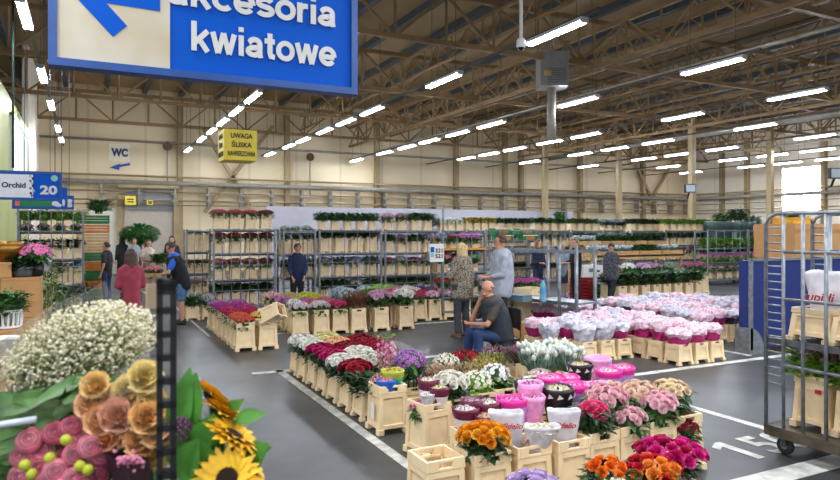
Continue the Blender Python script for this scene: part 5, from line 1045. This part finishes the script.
# seated man: thinking, hand at the chin
ps = Vector((5.33, 8.0, 0)); sf = 80
person('bald older man in a dark vest and jeans seated with chin on hand', ps, sf, 1.70, ((-.21, .17, -.26), (.1, .3, -.28), (.2, .25, -.24), (.03, .2, .06)), ((-.13, .42, .5), (-.15, .40, .08), (.13, .44, .5), (.15, .48, .08)), lean=16, headtilt=14, seat=.46, shirt=('4a423a', 'short'), vest='2e333c', trousers=('243a66', 'long'), shoes='2c2622', hair=('8a7a70', 'bald'), fat=1.3, voxel=.011)
o = E('folding_chair', 'black folding chair under the seated man', 'chair', ps, R(sf))
b = MB(); b.box((0, .0, .40), (.42, .42, .03)); b.build('seat', BLACK, o)
b = MB(); n = 9
for i in range(n):
    a = (i - 4) * .22; b.box((math.sin(a) * .24, -.245 + .05 * (1 - math.cos(a)) * 2, .68), (.06, .02, .3))
b.build('backrest', BLACK, o)
for x in (-.19, .19):
    b = MB(); b.tube([(x, -.24, .84), (x, -.22, .42), (x, .2, 0)], .014, 6); b.build('leg', DSTEEL, o); b = MB(); b.tube([(x * .9, .18, .4), (x * .9, -.25, 0)], .014, 6); b.build('leg', DSTEEL, o)
p = P(182, 324); fx = Vector((-math.sin(R(78)), math.cos(R(78)), 0)); b = MB(); b.box((0, 0, .02), (.5, .34, .04)); b.box((0, .17, .05), (.5, .012, .08)); b.box((0, -.17, .05), (.5, .012, .08)); b.box((.25, 0, .05), (.012, .34, .08)); b.box((-.25, 0, .05), (.012, .34, .08))
q = p + fx * .55 + Vector((0, 0, 1.0)); T(b.build('flower_tray', CRATES[2], None, q, R(78)), 'tray held by the man in denim shorts', 'tray')
for i in range(2): bunch('carn', ('e890a0', 'e8b0b4')[i], q + Vector((math.cos(R(78)) * (.24 * i - .12), math.sin(R(78)) * (.24 * i - .12), .03)), ('pink flowers in the tray held by the man, aisle side', 'blush flowers in the tray held by the man, far side')[i], 'flowers in the held tray', hs=.12, far=True, sc=.95)
p = P(148, 294); bunch('bush', '3f8a34', p + Vector((.3, -.4, .75)), 'leafy green plant carried by the woman in shorts', None, hs=.25, far=True, sc=1.4)
# topiary on a trolley
p = atY(140, 27); o = E('topiary_tree', 'clipped green topiary with a wide flat crown before the shutter doorway', 'tree', (p.x, 27, 0))
zt0 = atY(140, 27, 234).z; b = MB()
for i in range(900):
    th = random.random() * 6.283; ph = math.acos(random.uniform(-1, 1)); q = Vector((.66 * math.sin(ph) * math.cos(th), .6 * math.sin(ph) * math.sin(th), .32 * math.cos(ph))); leaf(b, q * .93 + Vector((0, 0, zt0)), q + Vector((0, 0, .1)), .16, .07, 0, seg=2)
b.ball((0, 0, zt0), (.6, .55, .28), 16, 8); b.build('foliage', mat('rich_green', '2f6b2a', .5, var=.3, scale=18), o)
b = MB(); b.tube([(0, 0, .4), (.03, 0, 1.2), (0, 0, zt0 - .1)], .05, 8); b.build('trunk', BROWN, o); b = MB(); b.lathe([(0, 0), (.22, 0), (.28, .4), (.25, .4), (.24, .36), (0, .36)], 16, cap=False); b.build('pot', flat('terracotta', 'a85c38', .7), o)
# ================================================================ CARTONS BY THE ORCHID STALL
def carton(x, y, z, w_, d_, h_, label, rz=0):
    b = MB(); b.box((0, 0, h_ / 2), (w_, d_, h_)); b.box((0, -d_ / 2 - .001, h_ - .03), (w_, .003, .005), 1); b.box((0, 0, h_ + .001), (.06, d_, .002), 1); b.box((0, -d_ / 2 - .001, h_ * .85), (.06, .003, h_ * .3), 1)
    return T(b.build('carton', [CARD, mat('packing_tape', 'a87a48', .3)], None, (x, y, z), rz), label, 'carton', 'stacked cartons')
Yc = 9.0
def cx_(px, Y): return atY(px, Y).x
xr = cx_(40, Yc); D0 = Yc / (C + .58 * S); zz = lambda py: CAMH - (py - HY) * D0 / F
carton(xr - .42, Yc + .3, 0, .8, .6, zz(317) - .42, 'brown carton at the floor of the stack under the bronze bowl'); carton(xr - .40, Yc + .3, zz(317) - .415, .84, .6, .41, 'brown carton in the middle of the stack under the bronze bowl'); carton(xr - .42, Yc + .3, zz(317), .84, .6, zz(277) - zz(317) - .005, 'big brown carton carrying the pink potted flowers')
xs = cx_(11, Yc); carton(xs - .4, Yc + .3, zz(277), .8, .5, zz(262) - zz(277), 'small brown carton under the bronze bowl')
p = (cx_(3, Yc), Yc + .28, zz(262) + .002); o = E('bronze_bowl', 'shiny bronze bowl on the small carton', 'bowl', p); b = MB(); b.lathe([(.08, 0), (.1, .02), (.18, .1), (.19, .17), (.17, .2), (.2, .24), (.185, .24), (.155, .2), (.17, .1), (0, .04)], 24, cap=False); b.build('bowl_body', mat('bronze', '9a7030', .3, .8, var=.2), o)
p = (cx_(21, Yc), Yc + .2, zz(277) + .002); o = E('flower_pot', 'dark grey pot on the big carton edge', 'pot', p); b = MB(); b.lathe([(0, 0), (.1, 0), (.125, .1), (.12, .12), (.105, .12), (.1, .04), (0, .04)], 18, cap=False); b.build('pot', flat('slate_pot', '5a6470', .5), o)
bunch('bush', '2a3a2a', (p[0] - .02, p[1], p[2] + .03), 'dark leaves in the dark grey pot', None, hs=.14, sc=.8, fol=DLEAF)
bunch('hydr', 'ec86b8', (cx_(34, Yc), Yc + .25, zz(277) + .0), 'pink hydrangea standing on the big carton', None, hs=.27, sc=1.0); 
b = MB(); b.lathe([(0, 0), (.08, 0), (.1, .14), (0, .14)], 16, cap=False); T(b.build('black_pot', BLACK, None, (cx_(34, Yc), Yc + .25, zz(277) + .002)), 'black pot of the pink hydrangea', 'pot')
sleeve((cx_(41, Yc), Yc + .3, zz(277)), .05, .12, .2, [(1, SLV)], 'white paper sleeve beside the pink hydrangea', None, z0=.05, fill=None)
Yd = 7.7; D1 = Yd / (C + .62 * S); z2_ = lambda py: CAMH - (py - HY) * D1 / F; xd = cx_(22, Yd)
carton(xd - .32, Yd, 0, .62, .42, .45, 'brown carton at the floor below the white pail'); carton(xd - .32, Yd, .455, .62, .42, z2_(327) - .46, 'brown carton below the white slatted basket')
o = E('basket', 'white slatted plastic basket holding a green plant', 'basket', (cx_(7, Yd), Yd - .02, z2_(327) + .002)); b = MB(); b.lathe([(0, 0), (.12, 0), (.12, .012), (0, .012)], 18, cap=False); b.lathe([(.125, 0), (.13, .02), (.12, .02)], 18, cap=False); b.lathe([(.14, .15), (.145, .18), (.13, .18)], 18, cap=False)
for i in range(18): a = i * .349; b.bar((.122 * math.cos(a), .122 * math.sin(a), .01), (.138 * math.cos(a), .138 * math.sin(a), .17), .016)
b.build('basket_body', WHITE, o); bunch('bush', '4f8f38', (cx_(7, Yd), Yd - .02, z2_(327) + .02), 'green plant with small white flowers in the slatted basket', None, hs=.22, sc=1.0)
Ye = 7.2; D2 = Ye / (C + .62 * S); z3_ = lambda py: CAMH - (py - HY) * D2 / F
carton(cx_(5, Ye), Ye, 0, .5, .36, z3_(360), 'brown carton carrying the white pail'); b = MB(); b.lathe([(0, 0), (.085, 0), (.11, .2), (.118, .205), (.118, .22), (.105, .22), (.085, .02), (0, .02)], 20, cap=False); o = E('pail', 'white plastic pail below the slatted basket', 'pail', (cx_(6, Ye), Ye - .02, z3_(360) + .002)); b.build('pail_body', WHITE, o)
for i, (px, Y, s, fl_, c, lb_) in enumerate(((44, 10.6, 1.5, YLEAF, '8a9a3a', 'tall olive green potted plant beside the carton stack'), (54, 12.2, 1.5, LEAF, '3f8a34', 'bright green potted plant behind the olive one'), (62, 13.5, 1.2, LEAF, '2a7a8a', 'potted plant with teal wrap beyond the cartons'), (88, 15.5, 1.5, DLEAF, '3a6a44', 'dark green potted plant at the end of the orchid rack'), (50, 15.4, 1.6, LEAF, '3f6a34', 'green shrub in front of the orchid rack'))):
    x = cx_(px, Y); hgt = (1.0, .8, .65, .55, .9)[i]; o = E('potted_plant', lb_, 'plant', (x, Y, 0)); b = MB(); b.lathe([(0, 0), (.14, 0), (.2, .34), (.17, .34), (.13, .04), (0, .04)], 16, cap=False); b.build('pot', flat('pot_' + ('clay', 'green', 'teal', 'grey', 'clay')[i], ('b87a4a', '4a6a3a', '2f7a8a', '6a6a6a', 'b87a4a')[i]), o)
    b = MB()
    for k in range(170):
        a = random.random() * 6.28; z = random.uniform(.3, hgt + .3); rr = random.uniform(.02, .2); leaf(b, (rr * math.cos(a), rr * math.sin(a), z), (math.cos(a), math.sin(a), random.uniform(-.2, 1)), .13 * s / 1.2, .045, 0, seg=2)
    for k in range(6): b.tube([(0, 0, .1), (.12 * math.cos(k), .12 * math.sin(k), hgt + .2)], .008, 4)
    b.build('foliage', fl_, o)
# ================================================================ NEAREST BOUQUETS
sh0 = pd(60, 480, 1.55); SZ = .80
o = E('slotted_rack', 'black slotted upright rack holding the nearest bouquets', 'rack', (0, 0, 0))
pc_ = pd(166.5, 480, 1.30); b = MB(); ztop = pd(166, 279, 1.30).z; wv = .037
M = Matrix.Translation((pc_.x, pc_.y, 0)) @ Matrix.Rotation(-TH * .2, 4, 'Z')
for sx in (-1, 1): b.box((sx * (wv / 2 - .006), 0, (ztop + .1) / 2), (.012, .03, ztop - .1), M=M)
z = ztop - .015
while z > .12: b.box((0, 0, z), (wv, .03, .013), M=M); z -= .046
b.box((0, 0, ztop - .015), (wv, .03, .03), M=M); b.build('upright', BLACK, o)
M2 = Matrix.Translation((pc_.x - .75, pc_.y + .42, 0)); b = MB()
for sx in (-1, 1): b.box((sx * (wv / 2 - .006), 0, .75), (.012, .03, 1.3), M=M2)
z = .12
while z < 1.36: b.box((0, 0, z), (wv, .03, .017), M=M2); z += .058
b.build('upright', BLACK, o)
b = MB(); b.box((pc_.x - .36, pc_.y + .35, SZ - .02), (.84, .76, .03)); b.build('shelf', DSTEEL, o); b = MB(); b.box((pc_.x - .36, pc_.y + .35, .12), (.84, .76, .05)); b.build('base', DSTEEL, o)
for dx in (-.7, -.02):
    for dy in (0, .44): b = MB(); b.lathe([(0, -.02), (.06, -.02), (.06, .02), (0, .02)], 12, M=Matrix.Translation((pc_.x + dx, pc_.y + dy, .06)) @ Matrix.Rotation(R(90), 4, 'Y'), cap=False); b.box((pc_.x + dx, pc_.y + dy, .1), (.05, .05, .06)); b.build('caster', RUB, o)
T(MB().box((0, 0, 0), (.03, .004, .05)).build('paper_tag', flat('kraft_tag', 'd8bc98', .7), None, pd(154, 296, 1.31), .3), 'tan paper tag hanging at the top of the black upright', 'tag')
GN = 'nearest bouquets'
def stems(b, top, bot, n, spread, r=.005, mi=0):
    for i in range(n):
        a = i * 2.4; k = spread * math.sqrt((i + .5) / n); q = Vector((k * math.cos(a), k * math.sin(a), 0)); b.tube([bot + q * .25, bot.lerp(top, .6) + q * .5, top + q], r, 5, mi)
def bkt(x, y, label): return bucket('tall', (x, y, SZ), label, 'buckets on the black rack')
b1 = pd(40, 480, 1.75); b2 = pd(110, 480, 1.5); b3 = pd(215, 480, 1.5)
# gypsophila
gc = pd(80, 347, 1.62); gb = Vector((pd(20, 480, 1.9).x, pd(20, 480, 1.9).y, SZ + .1))
o = E('gypsophila_bouquet', 'cloud of white gypsophila wrapped in cellophane', 'flowers', gb, 0, GN); fo = MB(); bl = MB(); rt = Vector((C, -S, 0)); fw = Vector((S, C, 0)); upv = Vector((0, 0, 1))
rel = lambda v: v - gb
for i in range(5200):
    while True:
        u, v_, w_ = (random.uniform(-1, 1) for _ in range(3))
        if u * u + v_ * v_ + w_ * w_ < 1: break
    tl = -.35 * u
    q = gc + rt * (u * .19) + upv * (v_ * .108 + .05 * u - .012 * abs(u)) + fw * (w_ * .12)
    r = random.uniform(.0028, .0052); bl.ball(rel(q), (r, r, r * .8), 5, 3, 0 if random.random() < .7 else 1)
    if i % 9 == 0: fo.tube([rel(q), rel(q.lerp(gc - upv * .2 - rt * .12, .35))], .0012, 3)
for i in range(30):
    q = gc + rt * random.uniform(-.17, .12) + upv * random.uniform(-.14, -.06) + fw * random.uniform(-.08, .08); fo.tube([rel(q), rel(gb.lerp(q, .4)), (random.uniform(-.04, .04), random.uniform(-.04, .04), 0)], .003, 4)
fo.build('foliage', mat('gyp_stem', '7a8a4a', .6), o); bl.build('blossoms', [flat('gyp_white', 'ece6cc', .6), flat('gyp_cream', 'cfc69a', .6)], o)['kind'] = 'stuff'
CEL = bpy.data.materials.new('cellophane'); CEL.use_nodes = True; nt = CEL.node_tree; nt.nodes.clear()
out = nt.nodes.new('ShaderNodeOutputMaterial'); mx = nt.nodes.new('ShaderNodeMixShader'); tr = nt.nodes.new('ShaderNodeBsdfTransparent'); gl = nt.nodes.new('ShaderNodeBsdfGlossy'); lw = nt.nodes.new('ShaderNodeLayerWeight'); ad = nt.nodes.new('ShaderNodeMath'); ad.operation = 'MULTIPLY_ADD'; ad.inputs[1].default_value = .34; ad.inputs[2].default_value = .035
gl.inputs['Roughness'].default_value = .12; lw.inputs['Blend'].default_value = .35; nt.links.new(lw.outputs['Facing'], ad.inputs[0]); nt.links.new(ad.outputs[0], mx.inputs[0]); df = nt.nodes.new('ShaderNodeBsdfDiffuse'); df.inputs[0].default_value = (.95, .96, 1, 1); m2 = nt.nodes.new('ShaderNodeMixShader'); m2.inputs[0].default_value = .11; nt.links.new(tr.outputs[0], m2.inputs[1]); nt.links.new(df.outputs[0], m2.inputs[2]); nt.links.new(m2.outputs[0], mx.inputs[1]); nt.links.new(gl.outputs[0], mx.inputs[2]); nt.links.new(mx.outputs[0], out.inputs[0])
def wrap(parent, orig, tie, rim, name='cellophane_wrap', rows=6, rum=.012):
    b = MB(); n = len(rim); v = []
    for k in range(rows + 1):
        t = k / rows
        for i, q in enumerate(rim):
            p = tie.lerp(q, t ** .8); bulge = math.sin(t * math.pi) * .25; c = sum(rim, Vector()) / n
            p = p + (q - c) * bulge * .4 + Vector([random.uniform(-rum, rum) for _ in range(3)]) * t
            v.append(p - orig)
    b.add(v, [(k * n + i, k * n + (i + 1) % n, (k + 1) * n + (i + 1) % n, (k + 1) * n + i) for k in range(rows) for i in range(n)], 0, True); return b.build(name, CEL, parent)
wrap(o, gb, pd(-70, 440, 1.7), [pd(*q) for q in ((0, 338, 1.5), (30, 322, 1.55), (60, 305, 1.62), (85, 292, 1.7), (106, 280, 1.75), (118, 300, 1.78), (132, 310, 1.75), (146, 340, 1.65), (155, 368, 1.5), (140, 385, 1.45), (110, 396, 1.42), (70, 402, 1.42), (35, 408, 1.42), (5, 412, 1.45), (-10, 380, 1.46), (-6, 355, 1.48))])
# green stems across
o = E('leafy_stem_bunch', 'long green leaves and stems lying under the gypsophila', 'foliage', gb + Vector((.02, -.02, 0)), 0, GN); b = MB(); og = gb + Vector((.02, -.02, 0))
for i in range(130):
    p = pd(random.uniform(-30, 75), random.uniform(392, 470), random.uniform(1.46, 1.62)); q = pd(random.uniform(60, 130), random.uniform(380, 430), 1.55); leaf(b, p - og, q - p + Vector((0, 0, random.uniform(-.02, .05))), random.uniform(.09, .17), random.uniform(.018, .04), 0, fw * -1 + upv * .5, .12, 4)
for i in range(22): p = pd(random.uniform(-30, 20), random.uniform(410, 460), 1.58); b.tube([p - og, pd(random.uniform(70, 110), random.uniform(378, 410), 1.56) - og], .003, 5)
b.tube([Vector((0, 0, 0)), pd(0, 450, 1.6) - og], .02, 6); b.build('foliage', mat('stem_green', '55803c', .45, var=.3, scale=16), o)
o_bar = T(MB().tube([pd(-20, 428, 1.40), pd(36, 419, 1.42)], .007, 8).build('label_rail', flat('pale_plastic_rail', 'd3dcea', .25)), 'short pale plastic rail in front of the green leaves', 'rail')
# ranunculus
def ran_me():
    b = MB()
    for k, (r, t) in enumerate(((.034, 58), (.0315, 50), (.0285, 44), (.025, 38), (.021, 33), (.0165, 30), (.0115, 28))):
        for wl in (0, .0012):
            prof = [((r - wl) * math.sin(R(a)), (r - wl) * .82 * math.cos(R(a))) for a in [172 - (172 - t) * i / 7 for i in range(8)]]; b.lathe(prof, 14, (0, 0, 0), k % 2, wob=.05, cap=False)
    b.ball((0, 0, .004), .008, 8, 6, 0)
    return b.mesh('ranunculus_bloom', [WHITE, WHITE])
RAN = ran_me(); rp = [petal('e27e98'), petal('f6b0b6')]
rb = Vector((b2.x - .12, b2.y + .12, SZ + .08)); o = E('ranunculus_bouquet', 'pink ranunculus bunch with lime buds, lowest of the nearest bouquets', 'flowers', rb, 0, GN); fo = MB()
for i, (px, py) in enumerate(((55, 433), (79, 436), (41, 451), (61, 449), (90, 447), (75, 455), (101, 454), (91, 462), (56, 471), (39, 467), (21, 456), (21, 476), (71, 427), (73, 478), (47, 482), (96, 474), (30, 440), (62, 488), (84, 485))):
    D = 1.42 + .012 * (i % 4) - (py - 440) * .001; p = pd(px, py, D); n = (Vector((0, 0, CAMH)) * .55 + Vector((0, 0, 2.6)) * .45 - p).normalized() + rt * (px - 60) / 130 + upv * (450 - py) / 130
    put('ranunculus_bloom', RAN, o, p - rb, sc=random.uniform(.66, .84), mats=rp if i % 3 else [petal('cc5c7c'), petal('e68c9a')], rot=n.to_track_quat('Z', 'Y').to_euler()); fo.tube([p - rb - upv * .02, (p - rb) * .3, Vector((0, 0, 0))], .004, 5)
for px, py in ((25, 465), (32, 474), (88, 470), (80, 466), (50, 458), (66, 440)): put('lime_bud', MB().ball((0, 0, 0), .012, 10, 7).mesh('lime_bud', flat('lime_bud', 'b8c030', .5)), o, pd(px, py, 1.39) - rb)
for i in range(40): p = pd(random.uniform(15, 105), random.uniform(435, 490), 1.5); leaf(fo, p - rb, Vector((random.uniform(-1, 1), random.uniform(-.6, .2), random.uniform(-.4, .8))), .07, .035)
fo.build('foliage', LEAF, o)
# peach roses
def big_rose():
    b = MB(); bloom(b, (0, 0, -.03), (0, 0, 1), .055, 3, 6, 0, 36, 62, .8); bloom(b, (0, 0, -.026), (0, 0, 1), .052, 4, 6, 0, 3, 34, .75); return b.mesh('rose_bloom', WHITE)
BR = big_rose(); pb_ = Vector((b2.x + .06, b2.y + .05, SZ + .08)); o = E('rose_bouquet', 'peach roses in cellophane beside the black upright', 'flowers', pb_, 0, GN); fo = MB()
for i, (px, py, c) in enumerate(((94, 384, 'f4d09a'), (91, 402, 'f0c0a8'), (108, 399, 'f6dab0'), (118, 414, 'eab4bc'), (120, 432, 'f4c89c'), (138, 402, 'f4cfa4'), (149, 416, 'f4c698'), (141, 440, 'eebc9c'), (154, 452, 'eed492'), (101, 418, 'eebca0'), (131, 424, 'f4e0b0'), (148, 432, 'e6d884'), (104, 436, 'e6a494'), (152, 398, 'f4e2b0'), (130, 390, 'f4e8c0'), (146, 376, 'f0e8b0'), (158, 430, 'f0ccaa'))):
    p = pd(px, py, 1.43 + .015 * (i % 3) + (440 - py) * .0006); n = (Vector((0, 0, 2.1)) - p).normalized() + rt * (px - 125) / 100 + upv * .3
    put('rose_bloom', BR, o, p - pb_, sc=random.uniform(.62, .85), mats=[petal(''.join('%02x' % min(255, int(int(c[k:k + 2], 16) * .7 + (80, 66, 36)[k // 2])) for k in (0, 2, 4)))], rot=n.to_track_quat('Z', 'Y').to_euler()); fo.tube([p - pb_ - upv * .02, Vector((0, 0, 0))], .004, 5)
for i in range(26): fo.tube([pd(118 + i * .8, 398 + (i % 5) * 2, 1.5) - pb_, pd(150 + (i % 6) * 2, 367 + i * .6, 1.5) - pb_], .0028, 4, 1)
for i in range(40): p = pd(random.uniform(88, 160), random.uniform(385, 470), 1.54); leaf(fo, p - pb_, Vector((random.uniform(-1, 1), random.uniform(-.6, 0), random.uniform(-.3, .8))), .08, .04)
fo.build('foliage', [LEAF, flat('pale_straw', 'e8dcb0', .6)], o)
wrap(o, pb_, Vector((pb_.x, pb_.y, SZ + .2)), [pd(*q) for q in ((82, 380, 1.52), (100, 374, 1.56), (125, 366, 1.6), (150, 362, 1.6), (170, 360, 1.58), (196, 352, 1.56), (194, 376, 1.54), (180, 386, 1.52), (160, 396, 1.5), (140, 404, 1.5), (115, 404, 1.5), (95, 396, 1.5))])
# pink berries in a dark cone
o = E('berry_bouquet', 'pink berry sprig in a dark paper cone below the peach roses', 'flowers', Vector((b2.x + .12, b2.y - .02, SZ + .1)), 0, GN); ob = Vector(o.location); b = MB()
for i in range(60): b.ball(pd(random.gauss(128, 6), random.gauss(461, 3.2), 1.38 + random.uniform(-.02, .02)) - ob, .0045, 6, 4)
b.build('blossoms', petal('e08aa8'), o); b = MB(); v = [pd(104, 452, 1.40), pd(150, 458, 1.40), pd(128, 468, 1.36), pd(125, 452, 1.46), Vector((ob.x, ob.y, SZ + .15))]
b.add([q - ob for q in v], [(0, 2, 4), (2, 1, 4), (1, 3, 4), (3, 0, 4)], 0); b.build('paper_cone', flat('dark_plum_paper', '3a2230', .5), o)
# sunflowers
def sun_me():
    b = MB()
    for ring, (n, r0, r1, z) in enumerate(((22, .030, .072, 0.0), (20, .030, .064, .006), (16, .028, .054, .012))):
        for i in range(n):
            a = 2 * math.pi * (i + .5 * ring) / n + random.uniform(-.06, .06); d = Vector((math.cos(a), math.sin(a), .22 + .15 * ring + random.uniform(-.12, .12))); leaf(b, (r0 * .8 * math.cos(a), r0 * .8 * math.sin(a), z), d, (r1 - r0 * .8) * random.uniform(.9, 1.12), .019, 0, (-d.x * .2, -d.y * .2, 1), .18, 3)
    pet = b.mesh('petal_ring', [petal('ffc620')]); b = MB(); b.ball((0, 0, 0), (.031, .031, .014), 18, 8, 0)
    for i in range(120):
        r = .031 * math.sqrt((i + .5) / 120); a = i * 2.39996; b.ball((r * math.cos(a), r * math.sin(a), .014 * math.sqrt(max(0, 1 - (r / .033) ** 2))), .0028, 5, 4, 1 if r > .02 else 0)
    return pet, b.mesh('seed_disc', [flat('seed_dark', '2a170e', .8), flat('seed_brown', '6a3a12', .8)])
SP, SD = sun_me(); sb = Vector((b3.x, b3.y + .04, SZ + .08)); GS = mat('sunflower_leaf', '4a8a2c', .45, var=.25, scale=10); o = E('sunflower_bouquet', 'bunch of yellow sunflowers with broad green leaves beside the black upright', 'flowers', sb, 0, GN); fo = MB()
for px, py, D, n, s in ((228, 480, 1.36, (.05, -.75, .65), 1.0), (232, 438, 1.42, (.55, .1, .85), .95), (224, 414, 1.47, (.5, .35, .9), .85), (212, 398, 1.5, (.6, .5, .7), .8), (250, 470, 1.5, (.8, .2, .6), .7)):
    p = pd(px, py, D); rot = (rt * n[0] + fw * n[1] + upv * n[2]).to_track_quat('Z', 'Y').to_euler(); f_ = put('sunflower_head', SD, o, p - sb, sc=s, rot=rot); f_.name = 'sunflower_head'; put('petal_ring', SP, f_); fo.tube([p - sb, (p - sb) * .6 - upv * .05, Vector((0, 0, 0))], .007, 6)
for px, py, D, px2, py2, w_ in ((186, 430, 1.46, 190, 388, .07), (176, 440, 1.46, 182, 386, .06), (205, 470, 1.45, 182, 430, .08), (200, 440, 1.46, 222, 424, .07), (196, 455, 1.43, 206, 425, .06), (235, 420, 1.44, 256, 414, .035), (240, 455, 1.43, 262, 448, .045), (180, 480, 1.4, 190, 450, .07), (206, 480, 1.4, 200, 452, .08), (240, 478, 1.42, 258, 452, .05), (186, 468, 1.44, 176, 442, .06), (215, 450, 1.47, 200, 428, .07), (210, 430, 1.5, 232, 406, .05)):
    p, q = pd(px, py, D), pd(px2, py2, D - .02); leaf(fo, p - sb, q - p, (q - p).length * 1.25, w_, 0, fw * -1 + upv * .6, .2, 5)
fo.build('foliage', GS, o)
b = MB(); pt = pd(181, 432, 1.43)
for p_, n_ in cap(60, .022, .03, 120): b.ball(p_ + pt - sb, .0045, 5, 4)
b.build('thistle_head', flat('thistle_purple', '6a4060', .7), o)
for (px, D, lb_) in ((30, 1.86, 'tall cream bucket under the gypsophila on the black rack'), (112, 1.58, 'tall cream bucket under the peach roses on the black rack')): p = pd(px, 480, D); bkt(p.x, p.y, lb_)
p = pd(212, 480, 1.5); bucket('tall', (p.x + .02, p.y + .02, SZ), 'tall cream bucket under the sunflowers beside the black rack', 'buckets on the black rack')
b = MB(); b.box((p.x + .02, p.y + .02, SZ / 2), (.36, .36, SZ - .01)); T(b.build('carton', CARD), 'carton block under the sunflower bucket', 'carton')
# ================================================================ buckets past the nearest 300 form one mass
bpy.context.view_layer.update()
bks = [o for o in COL.objects if o.name.split('.')[0] == 'flower_bucket' and 'category' in o.keys()]
cl = Vector((0, 0, CAMH))
def rank(o):
    p = o.location; D = p.x * S + p.y * C; l = p.x * C - p.y * S; px = 420 + F * l / max(D, .1)
    return D + (0 if -20 < px < 860 else 100) + (30 if o.get('group', '').startswith('buckets of the') and 'hid' in o.keys() else 0)
bks.sort(key=rank); mass = MB()
for o in bks[295:]:
    n0 = len(mass.v); me = o.data; M = o.matrix_world
    mass.add([M @ v.co for v in me.vertices], [tuple(p.vertices) for p in me.polygons]); SEEN.pop(o['label'], None)
    for c in list(o.children): bpy.data.objects.remove(c)
    bpy.data.objects.remove(o)
if mass.v: T(mass.build('cream_buckets_beyond', CREAM), 'rest of the cream buckets far behind and inside the blocks', 'flower buckets')['kind'] = 'stuff'
import os
if os.environ.get('DBG'):
    for k, v in SEEN.items():
        n = len(k.replace(',', ' ').split())
        if n > 16 or n < 4: print('LEN', n, k)
        if len(v) > 1: print('DUP', k, v)
